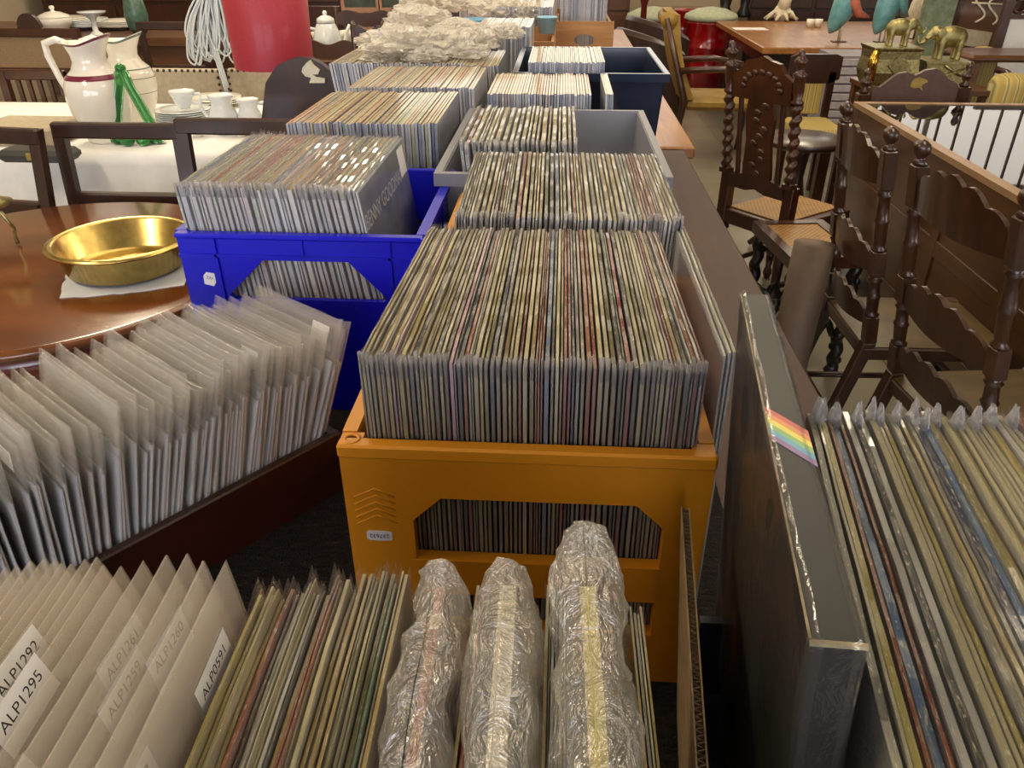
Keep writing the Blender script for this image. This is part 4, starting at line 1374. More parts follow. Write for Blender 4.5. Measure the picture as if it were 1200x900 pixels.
jug(266, 157, 'small pale jug with its handle to the left, right of the plates', 1.25, PI)
jug(296, 156, 'pale jug beside the blue crate\'s records, right of the other jug', 1.1, 0)
for k, (px, py) in enumerate([(232, 160), (283, 160), (306, 158)]):
    p = at_z(px, py, WT); cup((p.x, p.y, WT), ['pale cup low in front of the plates', 'pale cup in front of the two jugs', 'pale cup in front of the right-hand jug'][k], 1.0, 'china', 2.0)
# things on the left end of the white cloth
p = at_z(38, 192, WT)
t = thing('leather_bag', 'flat dark bag with gilt clasp lying on the white cloth', 'bag', (p.x, p.y + .06, WT))
MB().box(-.14, .14, -.06, .06, 0, .045, c=.016).build('bag_body', M['darkgrey'], t)
MB().box(-.015, .035, -.066, -.058, .012, .04, c=.003).build('clasp', M['gold'], t)
p = at_z(10, 176, WT)
t = MB().box(-.18, .16, -.10, .16, 0, .075, c=.01).build('carton', flat('tan_carton', '#A89C84', .8), None, (p.x, p.y + .15, WT))
tag(t, 'flat tan carton on the white cloth left of the maroon-banded pitcher', 'box')

# ------------------------------------------------------------------ linen chairs with dark studs


def studded(label, px0, px1, py, Y, grp):
    a = at_y(px0, py, Y); c = at_y(px1, py, Y); w = c.x - a.x; zt = a.z
    t = thing('studded_chair', label, 'chair', ((a.x + c.x) / 2, Y, 0), 0, grp)
    MB().box(-w / 2, w / 2, -.02, .02, .50, zt, c=.008).build('backrest', M['linen'], t)
    b = MB(); n = 12
    for i in range(n + 1):
        b.ball((-w / 2 + w * i / n, -.018, zt - .008), .009, 8)
    for i in range(1, 9):
        for s in (-1, 1): b.ball((s * (w / 2 - .008), -.018, zt - .008 - i * .034), .009, 8)
    b.build('studs', M['stud'], t)
    MB().box(-w / 2, w / 2, -.02, .40, .40, .48, c=.02).build('seat', M['linen'], t)
    for s in (-1, 1):
        MB().box(s * (w / 2 - .022) - .018, s * (w / 2 - .022) + .018, -.018, .018, 0, .50).build('leg', M['darkchair'], t)
        MB().box(s * (w / 2 - .022) - .018, s * (w / 2 - .022) + .018, .34, .376, 0, .40).build('leg', M['darkchair'], t)
    return t


studded('beige linen chair with dark studs behind the stacked plates', 172, 257, 80, 4.35, 'linen chairs with studs')
studded('beige linen chair with dark studs beneath the red lampshade', 266, 350, 80, 4.35, 'linen chairs with studs')
# bundle of pale cables
R = random.Random(12)
b = MB()
top = at_y(250, -14, 4.15)
for k in range(30):
    bot = at_y(R.uniform(228, 278), R.uniform(40, 78), 4.15)
    dx = bot.x - top.x; dz = bot.z - top.z; w_ = R.uniform(.015, .05); yy = R.uniform(-.04, .04)
    P = [Vector((top.x + R.uniform(-.02, .02), 4.15, top.z + .05)), Vector((top.x + dx * .6 - w_, 4.15 + yy, top.z + dz * .35)), Vector((bot.x - w_ * .8, 4.15 + yy, bot.z + .05)), bot + Vector((0, yy, 0)), Vector((bot.x + w_ * .8, 4.15 + yy, bot.z + .05)), Vector((top.x + dx * .6 + w_, 4.15 + yy, top.z + dz * .35)), Vector((top.x + R.uniform(-.02, .02), 4.15, top.z + .05))]
    Q = []
    for i in range(len(P) - 1):
        for s in range(5):
            u_ = s / 5; a0 = P[max(0, i - 1)]; a1 = P[i]; a2 = P[i + 1]; a3 = P[min(len(P) - 1, i + 2)]
            Q.append(.5 * ((2 * a1) + (a2 - a0) * u_ + (2 * a0 - 5 * a1 + 4 * a2 - a3) * u_ ** 2 + (3 * a1 - a0 - 3 * a2 + a3) * u_ ** 3))
    b.tube(Q, .0048, 6)
q0, q1 = at_y(250, 60, 4.13), at_y(266, 112, 4.13)
for k in range(3): b.tube([top, q0 + Vector((.01 * k, 0, 0)), q1 + Vector((.008 * k, 0, .02 * k))], .006, 6)
b.tube([top + Vector((0, 0, .05)), Vector((top.x, 4.15, 2.4)), Vector((top.x, 4.15, RH))], .006, 6)
o = b.build('cable_bundle', M['cable']); tag(o, 'hank of pale grey cables hanging beside the red lampshade', 'cable')
# red lampshade on a stand
pc = at_y(322, 78, 3.0); rb = .142
t = thing('floor_lamp', 'lamp with tall speckled red cylinder shade behind the dark chair back', 'lamp', (pc.x, 3.0, 0))
zb = pc.z
MB().lathe([(rb, zb), (rb * 1.12, zb + .62), (rb * 1.10, zb + .62), (rb * .98, zb + .002), (rb, zb)], 48, caps=False).build('lamp_shade', M['redshade'], t)
MB().lathe([(0, 0), (.15, 0), (.15, .015), (.03, .03), (.014, .05), (.014, zb + .3), (0, zb + .3)], 24, caps=False).build('lamp_stand', M['darkchair'], t)
b = MB()
for k in range(3):
    a = 2 * PI * k / 3; b.tube([(0, 0, zb + .02), (rb * .99 * math.cos(a), rb * .99 * math.sin(a), zb + .02)], .004, 6)
b.build('shade_spider', M['darkgrey'], t)
# dark hall chair with pale inlay
HY = 2.78
px = [(306, 175), (309, 130), (313, 96), (326, 76), (340, 69), (352, 66), (366, 68), (378, 74), (388, 82), (398, 86), (408, 92), (414, 104), (416, 130), (417, 175)]
pts = [at_y(x, y, HY) for x, y in px]
cx = sum(p.x for p in pts) / len(pts)
t = thing('hall_chair', 'dark solid-backed hall chair with a pale carved ornament near the top', 'chair', (cx, HY, 0))
out = [(p.x - cx, p.z) for p in pts]; out = [(out[0][0], .47)] + out + [(out[-1][0], .47)]
out = [(x, z) for x, z in out][::-1]
MB().prism(out, -.016, .016, XZ).build('backrest', M['darkchair'], t)
opx = [(347, 98), (352, 93), (354, 84), (357, 77), (361, 71), (364, 70), (367, 74), (374, 79), (375, 83), (372, 87), (368, 86), (369, 90), (376, 91), (381, 92), (381, 97), (363, 97), (365, 91), (362, 87), (357, 87), (355, 82)]
opx = [(363, 97), (381, 97), (381, 92), (371, 90), (367, 87), (373, 87), (375, 82), (368, 76), (364, 70), (360, 73), (355, 79), (354, 84), (358, 89), (365, 91)]
op = [at_y(x, y, HY - .02) for x, y in opx]
MB().prism([(p.x - cx, p.z) for p in op][::1], .0165, .026, XZ).build('carved_ornament', M['bone'], t)
MB().box(-.16, .16, -.36, .03, .43, .465, c=.008).build('seat', M['darkchair'], t)
for s in (-1, 1):
    MB().box(s * .125 - .02, s * .125 + .02, -.02, .02, 0, .43).build('leg', M['darkchair'], t)
    MB().box(s * .125 - .02, s * .125 + .02, -.34, -.30, 0, .43).build('leg', M['darkchair'], t)
# ------------------------------------------------------------------ turned ladder-back chairs
def scallop(w, h0, h1, n=5, low=.012):
    """slat outline: lobed top edge rising to the middle, gently arched lower edge"""
    top = []
    N = n * 8
    for i in range(N + 1):
        f = i / N
        base = h0 + (h1 - h0) * math.sin(PI * f) ** .8
        top.append((-w / 2 + w * f, base + .014 * abs(math.sin(PI * n * f)) - .014))
    bot = [(-w / 2 + w * i / 12, low * math.sin(PI * i / 12) * -1) for i in range(13)]
    return bot + top[::-1]


def post_profile(blocks, z0, z1, r=.0175):
    """turned part between square blocks"""
    L = z1 - z0
    return [(r * 1.1, z0), (r * 1.25, z0 + .006), (r * .82, z0 + .012), (r * .95, z0 + .02), (r * 1.02, z0 + L * .45), (r * 1.18, z0 + L * .5), (r * .95, z0 + L * .55), (r * .9, z1 - .02), (r * 1.2, z1 - .012), (r * .85, z1 - .007), (r * 1.1, z1)]


def ladder_chair(label, rear_l, rear_r, top_x, ztop=1.07, group='turned ladder-back chairs', depth=.40):
    """rear_l / rear_r: where the rear posts meet the seat (far and near end); chair faces +x"""
    a, c = Vector(rear_l + (0,)), Vector(rear_r + (0,))
    mid = (a + c) / 2; d = (a - c); w = d.length; rz = math.atan2(d.y, d.x) - PI / 2
    t = thing('ladder_back_chair', label, 'chair', (mid.x, mid.y, 0), rz, group)
    lean = (mid.x - top_x) / (ztop - .45)
    Sh = Matrix(((1, 0, -lean, lean * .45), (0, 1, 0, 0), (0, 0, 1, 0), (0, 0, 0, 1)))
    kick = .10
    Sl = Matrix(((1, 0, kick / .45, -kick), (0, 1, 0, 0), (0, 0, 1, 0), (0, 0, 0, 1)))
    s_ = .0185
    for sgn in (-1, 1):
        y = sgn * w / 2
        b = MB()
        b.box(-s_, s_, y - s_, y + s_, 0, .45, 0, Sl, c=.003)
        H = ztop
        blk = [(.45, .535), (.66, .735), (H - .165, H - .06)]
        for z0, z1 in blk: b.box(-s_, s_, y - s_, y + s_, z0, z1, 0, Sh, c=.003)
        for (q0, q1) in ((.535, .66), (.735, H - .165)):
            b.lathe(post_profile(None, q0, q1), 16, Sh @ T(0, y, 0))
        b.lathe([(.017, H - .06), (.020, H - .055), (.012, H - .047), (.010, H - .042), (.019, H - .032), (.0215, H - .022), (.019, H - .011), (.012, H - .004), (.006, H), (0, H + .001)], 16, Sh @ T(0, y, 0))
        b.build('back_post', M['chair'], t)
        f = MB(); x = depth
        f.box(x - .02, x + .02, y - .02, y + .02, .36, .44, c=.003)
        f.lathe([(.017, .36), (.02, .35), (.012, .34), (.018, .30), (.021, .2), (.014, .14), (.02, .13)], 14, T(x, y, 0)); f.box(x - .018, x + .018, y - .018, y + .018, .04, .13, c=.003); f.lathe([(.012, .0), (.017, .02), (.012, .04)], 12, T(x, y, 0))
        f.build('front_leg', M['chair'], t)
    for z, h0, h1 in ((H - .155, .055, .125), (.665, .045, .105), (.50, .035, .085)):
        b = MB()
        # slat bowed back in the middle
        out = scallop(w - .03, h0, h1)
        n = len(out); vs = []
        for dd in (-.006, .006):
            for (yy, zz) in out:
                bow = -.03 * (1 - (2 * yy / w) ** 2)
                vs.append((bow + dd, yy, z + zz))
        nb = 13; nt = n - nb
        fs = []
        for k in range(n):
            j = (k + 1) % n; fs.append((k, j, n + j, n + k))
        # faces between lower and upper edge
        tops = list(range(nb, n))[::-1]
        bots = list(range(nb))
        m = len(tops)
        for k in range(m - 1):
            b0 = bots[min(nb - 1, round(k * (nb - 1) / (m - 1)))]; b1 = bots[min(nb - 1, round((k + 1) * (nb - 1) / (m - 1)))]
            f1 = [b0, tops[k], tops[k + 1]] if b0 == b1 else [b0, tops[k], tops[k + 1], b1]
            fs.append(tuple(f1)); fs.append(tuple(n + q for q in reversed(f1)))
        b.add(vs, fs, 0, Sh)
        b.build('slat', M['chair'], t)
    b = MB(); b.box(-.018, depth + .02, -w / 2 - .02, w / 2 + .02, .395, .435, c=.004); b.build('seat_frame', M['chair'], t)
    rows = []
    for j in range(9):
        v = j / 8; rows.append([(-.012 + (depth + .026) * i / 8, -w / 2 - .012 + (w + .024) * v, .437 + .022 * (math.sin(PI * v) * math.sin(PI * i / 8)) ** .35) for i in range(9)])
    b = MB().sheet([list(reversed(r)) for r in rows]); b.build('leather_seat', M['leather'], t)
    for x, z in ((depth, .22), (-.06, .18)): MB().tube([(x, -w / 2, z), (x, w / 2, z)], .011, 10).build('stretcher', M['chair'], t)
    for sgn in (-1, 1): MB().tube([(-.07, sgn * w / 2, .14), (depth, sgn * w / 2, .14)], .011, 10).build('stretcher', M['chair'], t)
    return t


ladder_chair('turned dark ladder-back chair, second from the camera along the glass table', (.939, 2.458), (.944, 2.11), .858, 1.072)
ladder_chair('turned dark ladder-back chair nearest the camera, with scalloped slats', (.958, 1.93), (1.004, 1.53), .885, 1.082)

# ------------------------------------------------------------------ glass-topped display table
GZ_ = .80
t = thing('display_table', 'brown wooden display table with a glass top and pale worn rim', 'table', (0, 0, 0))
gx0, gx1, gy0, gy1 = 1.43, 2.75, 1.25, 4.02
MB().ring([(gx0, gy0), (gx1, gy0), (gx1, gy1), (gx0, gy1)], [(gx0 + .045, gy0 + .045), (gx1 - .045, gy0 + .045), (gx1 - .045, gy1 - .045), (gx0 + .045, gy1 - .045)], GZ_ - .022, GZ_).build('top_rim', M['rim'], t)
MB().box(gx0 + .045, gx1 - .045, gy0 + .045, gy1 - .045, GZ_ - .010, GZ_ - .004).build('glass_top', M['glass'], t)
b = MB(); b.box(gx0 + .015, gx0 + .035, gy0 + .015, gy1 - .015, .12, GZ_ - .0225)
for z0, z1 in ((.12, .20), (.44, .50), (.68, .777)): b.box(gx0 + .008, gx0 + .016, gy0 + .015, gy1 - .015, z0, z1, c=.002)
for k in range(6):
    y = gy0 + .02 + (gy1 - gy0 - .1) * k / 5; b.box(gx0 + .007, gx0 + .017, y, y + .06, .12, GZ_ - .03, c=.002)
b.build('side_panel', M['cabinet'], t)
MB().box(gx1 - .035, gx1 - .015, gy0 + .015, gy1 - .015, .12, GZ_ - .0225).build('side_panel', M['cabinet'], t)
MB().box(gx0 + .035, gx1 - .035, gy0 + .015, gy0 + .035, .12, GZ_ - .0225).build('end_panel', M['cabinet'], t)
MB().box(gx0 + .035, gx1 - .035, gy1 - .035, gy1 - .015, .12, GZ_ - .0225).build('end_panel', M['cabinet'], t)
MB().box(gx0 + .035, gx1 - .035, gy0 + .035, gy1 - .035, .60, .615).build('tray', M['darkgrey'], t)
for x in (gx0 + .01, gx1 - .08):
    for y in (gy0 + .01, gy1 - .08): MB().box(x, x + .07, y, y + .07, 0, .12, c=.006).build('leg', M['cabinet'], t)
R = random.Random(3)
LB = ['small silver cup under the glass top by the near corner', 'round silver dish under the glass top', 'small gilt bowl under the glass top', 'shallow silver bowl under the glass, beside the gilt one', 'tall silver cup under the glass top', 'wide silver bowl under the glass top']
for k, (px, py) in enumerate([(1168, 205), (1185, 196), (1150, 196), (1196, 213), (1180, 215), (1135, 182)]):
    p = at_z(px, py, .62)
    s = R.uniform(.7, 1.2)
    o = MB().lathe([(0, .002), (.02 * s, 0), (.03 * s, .012), (.038 * s, .035 * (1.6 if k == 4 else 1)), (.035 * s, .035 * (1.6 if k == 4 else 1)), (.02 * s, .012), (0, .01)], 20, caps=False).build('metal_cup' if k in (0, 4) else 'metal_bowl', M['oldbrass' if k == 2 else 'silver'] if 'silver' in M else M['oldbrass'], None, (p.x, p.y, .6155))
    tag(o, LB[k], 'cup' if k in (0, 4) else 'bowl')

# ------------------------------------------------------------------ carved chair with barley-twist posts


def twist(b, x, y, z0, z1, r, S, turns=7, n=14):
    st = 60
    rows = []
    for j in range(st + 1):
        z = z0 + (z1 - z0) * j / st; row = []
        for i in range(n):
            a = 2 * PI * i / n
            rr = r * (1 + .26 * math.cos(a * 1 - turns * 2 * PI * j / st)); row.append((x + rr * math.cos(a), y + rr * math.sin(a), z))
        row.append(row[0]); rows.append(row)
    b.sheet(rows, 0, True, S)


def carved_chair(label, mid, rz, w=.335, H=1.135, leanx=.095, grp=None):
    t = thing('carved_chair', label, 'chair', (mid[0], mid[1], 0), rz, grp)
    lean = leanx / (H - .45)
    S = Matrix(((1, 0, -lean, lean * .45), (0, 1, 0, 0), (0, 0, 1, 0), (0, 0, 0, 1)))
    m = M['chair2']; d = .40
    for s in (-1, 1):
        y = s * w / 2; b = MB()
        b.box(-.024, .024, y - .024, y + .024, .34, .60, 0, None, c=.003)
        b.box(-.022, .022, y - .022, y + .022, .60, .62, 0, S)
        twist(b, 0, y, .62, H - .20, .020, S)
        b.lathe([(.022, H - .20), (.026, H - .19), (.016, H - .18), (.022, H - .15), (.022, H - .10), (.028, H - .09), (.016, H - .08), (.012, H - .065), (.024, H - .05), (.026, H - .04), (.014, H - .028), (.012, H - .022), (.013, H - .012), (.006, H), (0, H)], 16, S @ T(0, y, 0))
        b.lathe([(.012, 0), (.022, .02), (.012, .05), (.024, .09), (.018, .13), (.024, .30), (.02, .34)], 14, T(0, y, 0))
        b.build('back_post', m, t)
        f = MB(); f.lathe([(.014, 0), (.024, .03), (.014, .06), (.020, .12)], 14, T(d, y, 0)); twist(f, d, y, .12, .34, .022, Matrix(), 3); f.box(d - .024, d + .024, y - .024, y + .024, .34, .42, c=.003)
        f.build('front_leg', m, t)
        MB().tube([(0, y, .16), (d, y, .16)], .013, 10).build('stretcher', m, t)
    # carved crest and centre panel
    z0, z1 = .60, H - .09
    w2 = w / 2 - .022
    crest = [(-w2, z1 - .12), (w2, z1 - .12), (w2, z1 - .03), (w2 * .72, z1 - .005), (w2 * .55, z1 + .028), (w2 * .25, z1 + .036), (0, z1 + .05), (-w2 * .25, z1 + .036), (-w2 * .55, z1 + .028), (-w2 * .72, z1 - .005), (-w2, z1 - .03)]
    MB().prism(crest, -.012, .012, S @ YZ).build('crest_rail', m, t)
    b = MB()
    for k in range(9):
        a = PI * k / 8; b.ball((.013, w2 * .62 * math.cos(a), z1 - .07 + .06 * math.sin(a)), (.007, .018, .012), 8, 0, S)
        b.ball((-.013, w2 * .62 * math.cos(a), z1 - .07 + .06 * math.sin(a)), (.007, .018, .012), 8, 0, S)
    b.build('crest_carving', m, t)
    out = [(-.072, z0), (-.02, z0 - .02), (.02, z0 - .02), (.072, z0), (.072, z0 + .05), (.062, z0 + .16), (.072, z0 + .26), (.06, z1 - .11), (-.06, z1 - .11), (-.072, z0 + .26), (-.062, z0 + .16), (-.072, z0 + .05)]
    b = MB().prism(out, -.009, .009, S @ YZ)
    for k in range(10):
        zz = z0 + .03 + k * .031
        for s in (-1, 1): b.ball((s * .009, .026 * math.sin(k * 1.9), zz), (.006, .022, .014), 8, 0, S)
    b.build('carved_panel', m, t)
    for s in (-1, 1):
        b = MB().box(-.008, .008, s * .105 - .010, s * .105 + .010, z0 - .01, z1 - .12, 0, S, c=.003); b.build('upright_bar', m, t)
    arch = [(-w2, z0 - .055), (-.05, z0 - .055), (0, z0 - .04), (.05, z0 - .055), (w2, z0 - .055), (w2, z0 - .005), (.06, z0 + .018), (0, z0 + .005), (-.06, z0 + .018), (-w2, z0 - .005)]
    MB().prism(arch, -.01, .01, S @ YZ).build('lower_rail', m, t)
    MB().box(-.02, d + .025, -w / 2 - .022, w / 2 + .022, .375, .44, c=.004).build('seat_frame', m, t)
    MB().box(.012, d - .0, -w / 2 + .02, w / 2 - .02, .4405, .446).build('cane_seat', M['cane'], t)
    return t


carved_chair('tall carved chair with barley-twist posts and cane seat, in the aisle', (.862, 3.33), math.atan2(.197, .25))
# cane stool
t = thing('cane_stool', 'low stool with orange-brown cane seat and dark carved legs', 'stool', (.965, 2.885, 0), .12)
MB().ring([(-.145, -.21), (.145, -.21), (.145, .21), (-.145, .21)], [(-.105, -.17), (.105, -.17), (.105, .17), (-.105, .17)], .455, .50).build('seat_frame', M['chair2'], t)
MB().box(-.105, .105, -.17, .17, .485, .495).build('cane_seat', M['cane'], t)
for x in (-.115, .115):
    for y in (-.18, .18):
        b = MB(); twist(b, x, y, .03, .455, .022, Matrix(), 5)
        for k in range(7): b.ball((x + .016 * math.cos(k * 2.1), y + .016 * math.sin(k * 2.1), .06 + k * .055), .017, 8)
        b.lathe([(.02, 0), (.03, .015), (.02, .035)], 12, T(x, y, 0)); b.build('leg', M['iron'], t)
for y in (-.18, .18):
    b = MB()
    P = [(-.115 + .23 * i / 24, y, .20 + .03 * math.sin(i * .8)) for i in range(25)]; b.tube(P, .014, 8); b.build('stretcher', M['iron'], t)
for x in (-.115,):
    b = MB(); P = [(x + .02 * math.sin(i * .9), -.18 + .36 * i / 24, .22 + .035 * math.cos(i * .7)) for i in range(25)]; b.tube(P, .014, 8); b.build('stretcher', M['iron'], t)
# leaning tube
p = at_y(955, 285, 2.33)
bot = Vector((p.x - .035, 2.26, .004))
o = MB().tube([bot, Vector((p.x, 2.33, p.z))], .062, 28).build('cardboard_tube', M['tube'])
tag(o, 'thick grey-brown tube leaning against the second ladder-back chair', 'tube')
# ------------------------------------------------------------------ right-hand background
def legs4(t, x0, x1, y0, y1, z, s, m):
    for x in (x0, x1 - s):
        for y in (y0, y1 - s): MB().box(x, x + s, y, y + s, 0, z, c=.004).build('leg', m, t)


# small round table
p = at_z(968, 162, .62)
t = thing('pedestal_table', 'small round dark-topped table between the carved chair and the glass table', 'table', (p.x - .10, p.y + .02, 0))
MB().lathe([(0, .585), (.19, .585), (.20, .59), (.208, .60), (.205, .615), (.195, .62), (0, .62)], 40, caps=False).build('table_top', M['darkchair'], t)
MB().lathe([(.03, .06), (.045, .10), (.03, .2), (.05, .32), (.03, .42), (.04, .53), (.06, .584)], 18).build('pedestal', M['darkchair'], t)
for k in range(3):
    a = 2 * PI * k / 3 + .4
    MB().tube([(.03 * math.cos(a), .03 * math.sin(a), .12), (.12 * math.cos(a), .12 * math.sin(a), .10), (.20 * math.cos(a), .20 * math.sin(a), .016)], [.02, .018, .015], 8).build('foot', M['darkchair'], t)
# striped chair behind it
c0, c1 = at_y(928, 64, 5.3), at_y(988, 64, 5.3)
t = thing('dining_chair', 'dark-framed chair with yellow striped back, behind the small round table', 'chair', ((c0.x + c1.x) / 2, 5.3, 0), 0)
w = c1.x - c0.x; zt = c0.z
MB().prism([(-w / 2, zt - .14), (-w * .3, zt - .165), (w * .3, zt - .165), (w / 2, zt - .14), (w / 2, zt - .01), (w * .38, zt + .005), (-w * .38, zt + .005), (-w / 2, zt - .01)], -.02, .02, XZ).build('top_rail', M['darkchair'], t)
MB().box(-w * .30, w * .22, -.018, .018, .50, zt - .15, c=.006).build('back_pad', M['yellowstripe'], t)
for s in (-1, 1):
    MB().box(s * w * .36 - .02, s * w * .36 + .02, -.02, .02, 0, zt - .1).build('back_post', M['darkchair'], t)
    MB().box(s * w * .40 - .02, s * w * .40 + .02, -.40, -.36, 0, .40).build('leg', M['darkchair'], t)
MB().box(-w * .45, w * .45, -.42, .02, .40, .48, c=.02).build('seat', M['yellowstripe'], t)
# pale slatted drawer stack
c0, c1 = at_y(980, 66, 5.9), at_y(1030, 66, 5.9)
t = thing('drawer_stack', 'pale grey stack of shallow drawers beyond the striped chair', 'drawers', (c0.x, 5.9, 0))
w = c1.x - c0.x + .1
MB().box(0, w, .012, .4, 0, c0.z).build('cabinet_body', flat('pale_grey_wood', '#8E8890', .5), t)
k = 0; z = c0.z - .01
while z > .15:
    MB().box(.01, w - .01, 0, .011, z - .052, z - .006, c=.003).build('drawer', flat('pale_drawer', '#B4AEB8', .45) if 'pd' not in M else M['pd'], t); z -= .058
    M.setdefault('pd', bpy.data.materials['pale_drawer'])
# chair with the leaf ornament
LY = 4.28
px = [(1022, 100), (1030, 102), (1037, 97), (1046, 90), (1052, 86), (1062, 84), (1072, 88), (1084, 82), (1096, 80), (1104, 84), (1110, 92), (1120, 97), (1124, 104), (1128, 130), (1018, 130)]
pts = [at_y(x, y, LY) for x, y in px]; cx = (pts[0].x + pts[-2].x) / 2
t = thing('bench_chair', 'carved wooden chair with a gilt leaf on its crest, behind the glass table', 'chair', (cx, LY, 0))
MB().prism([(p.x - cx, p.z) for p in pts][::-1], -.014, .014, XZ).build('crest_rail', flat('greyed_walnut', '#5C4640', .35, var=.2, coat=.4), t)
lf = [(1066, 96), (1070, 92), (1076, 90), (1083, 92), (1086, 95), (1080, 98), (1078, 101), (1080, 106), (1075, 102), (1070, 103), (1065, 101)]
lp = [at_y(x, y, LY) for x, y in lf]
MB().prism([(p.x - cx, p.z) for p in lp][::-1], .0145, .02, XZ).build('leaf_ornament', M['gold'], t)
for (x, y) in ((1018, 80), (1138, 72)):
    q = at_y(x, y, LY); xx = q.x - cx; zt = q.z
    b = MB(); b.box(xx - .03, xx + .03, -.03, .03, 0, zt - .12, c=.004)
    b.lathe([(.02, zt - .12), (.028, zt - .11), (.012, zt - .095), (.026, zt - .075), (.028, zt - .06), (.012, zt - .045), (.017, zt - .025), (.018, zt - .015), (.008, zt), (0, zt)], 16, T(xx, 0, 0))
    b.build('back_post', M['chair'], t)
    MB().box(xx - .03, xx + .03, .38, .44, 0, .42).build('leg', M['chair'], t)
w2 = (at_y(1138, 72, LY).x - cx)
MB().box(-w2, w2, -.03, .45, .42, .46, c=.006).build('seat', M['chair'], t)

# stand with the brass caskets and elephants
SY = 4.95
q0, q1 = at_y(1020, 104, SY), at_y(1142, 128, SY)
zs = .74
t = thing('low_table', 'low dark table carrying the two brass caskets', 'table', (q0.x, SY, 0))
LX = q1.x - q0.x - .02
MB().box(-.05, LX, -.22, .24, zs - .03, zs, c=.004).build('table_top', M['brownwood'], t)
legs4(t, -.04, LX - .01, -.2, .22, zs - .03, .05, M['brownwood'])


def casket(label, pxa, pxb, pyt, sloped):
    a, c = at_y(pxa, pyt, SY - .12), at_y(pxb, pyt, SY - .12); w = c.x - a.x; h = a.z - zs
    t = thing('brass_casket', label, 'casket', ((a.x + c.x) / 2, SY, zs))
    prof = [(0, .82), (.1, .9), (.35, 1.0), (.7, .93), (.9, .95), (.97, 1.02), (1, 1.02)] if sloped else [(0, 1.0), (.08, 1.0), (.1, .95), (.88, .95), (.9, 1.03), (1, 1.03)]
    b = MB(); rows = []
    for f, k in prof:
        x, y = w / 2 * k, .12 * k; rows.append([(-x, -y, h * f), (x, -y, h * f), (x, y, h * f), (-x, y, h * f), (-x, -y, h * f)])
    b.sheet(rows, 0, False); b.add(rows[-1][:4], [(0, 1, 2, 3)]); b.add(rows[0][:4], [(3, 2, 1, 0)])
    b.build('casket_body', M['oldbrass'], t)
    b = MB()
    if sloped:
        b.prism([(-.0, -.30 * h), (w * .22, 0), (0, .30 * h), (-w * .22, 0)], 0, .006, T(w * .06, -.122, h * .55) @ XZ)
        b.build('raised_diamond', M['oldbrass'], t)
        b = MB(); b.tube([(-w * .46, -.125, h * .93), (-w * .50, -.128, h * .6), (-w * .44, -.122, h * .15)], [.022, .028, .014], 10); b.build('corner_scroll', M['brass'], t)
    else:
        b.tube([(-w * .45, -.122, h * .15), (w * .45, -.122, h * .8)], .006, 6); b.tube([(-w * .1, -.122, h * .85), (w * .3, -.122, h * .45)], .006, 6)
        for k in range(9): b.ball((w * .5, -.10 + .0 * k, h * (.1 + .09 * k)), .012, 8)
        b.build('raised_pattern', M['oldbrass'], t)
    return ((a.x + c.x) / 2, h)


x1, h1 = casket('brass casket with raised diamond, under the smaller elephant', 1026, 1084, 56, True)
x2, h2 = casket('squat brass casket with embossed sides, under the larger elephant', 1087, 1141, 72, False)


def elephant(label, x, y, z, s, face):
    """brass elephant; face -1 looks to the left"""
    b = MB()
    b.ball((0, 0, .62), (.42, .26, .30), 20); b.ball((.22, 0, .60), (.25, .24, .28), 16)
    b.ball((-.46, 0, .72), (.19, .17, .20), 16); b.ball((-.34, 0, .68), (.2, .18, .2), 14)
    for sx in (-.26, .28):
        for sy in (-.14, .14): b.lathe([(.105, 0), (.085, .06), (.08, .2), (.105, .45), (.08, .6)], 14, T(sx, sy, 0))
    b.tube([(-.58, 0, .72), (-.70, 0, .60), (-.78, 0, .45), (-.88, 0, .42), (-.95, 0, .52), (-.94, 0, .62)], [.10, .085, .07, .055, .045, .04], 12)
    for sy in (-1, 1):
        b.ball((-.36, sy * .19, .72), (.13, .03, .17), 12)
        b.tube([(-.58, sy * .08, .64), (-.70, sy * .10, .56), (-.80, sy * .10, .60)], [.03, .026, .012], 8)
    b.tube([(.44, 0, .72), (.50, 0, .6), (.50, 0, .42)], [.03, .022, .02], 8)
    o = b.build('elephant_figurine', M['oldbrass'], None, (x, y, z))
    r = o.modifiers.new('fuse', 'REMESH'); r.mode = 'VOXEL'; r.voxel_size = .022; r.use_smooth_shade = True
    sm = o.modifiers.new('soften', 'SMOOTH'); sm.iterations = 3
    o.scale = (s * (-face if face < 0 else -1), s, s) if face > 0 else (s, s, s)
    o.rotation_euler = (0, 0, 0 if face < 0 else PI); o.scale = (s, s, s)
    return tag(o, label, 'figurine')


def hgt(px0, px1, Y): return at_y(px1, 40, Y).x - at_y(px0, 40, Y).x


elephant('small brass elephant on the diamond casket', x1 + .02, SY, zs + h1 * 1.0 + .001, .155, 1)
elephant('larger brass elephant with curled trunk on the squat casket', x2 + .02, SY, zs + h2 + .001, .19, -1)

# big table at the back right with ornaments
t = thing('large_table', 'large light-topped wooden table at the back right with bird ornaments', 'table', (0, 0, 0))
MB().box(1.56, 4.3, 6.55, 8.7, .70, .75, c=.006).build('table_top', M['lightwood'], t)
MB().box(1.66, 4.2, 6.65, 8.6, .58, .70).build('apron', M['darkchair'], t)
legs4(t, 1.66, 4.2, 6.65, 8.6, .58, .09, M['darkchair'])
BT = .7505


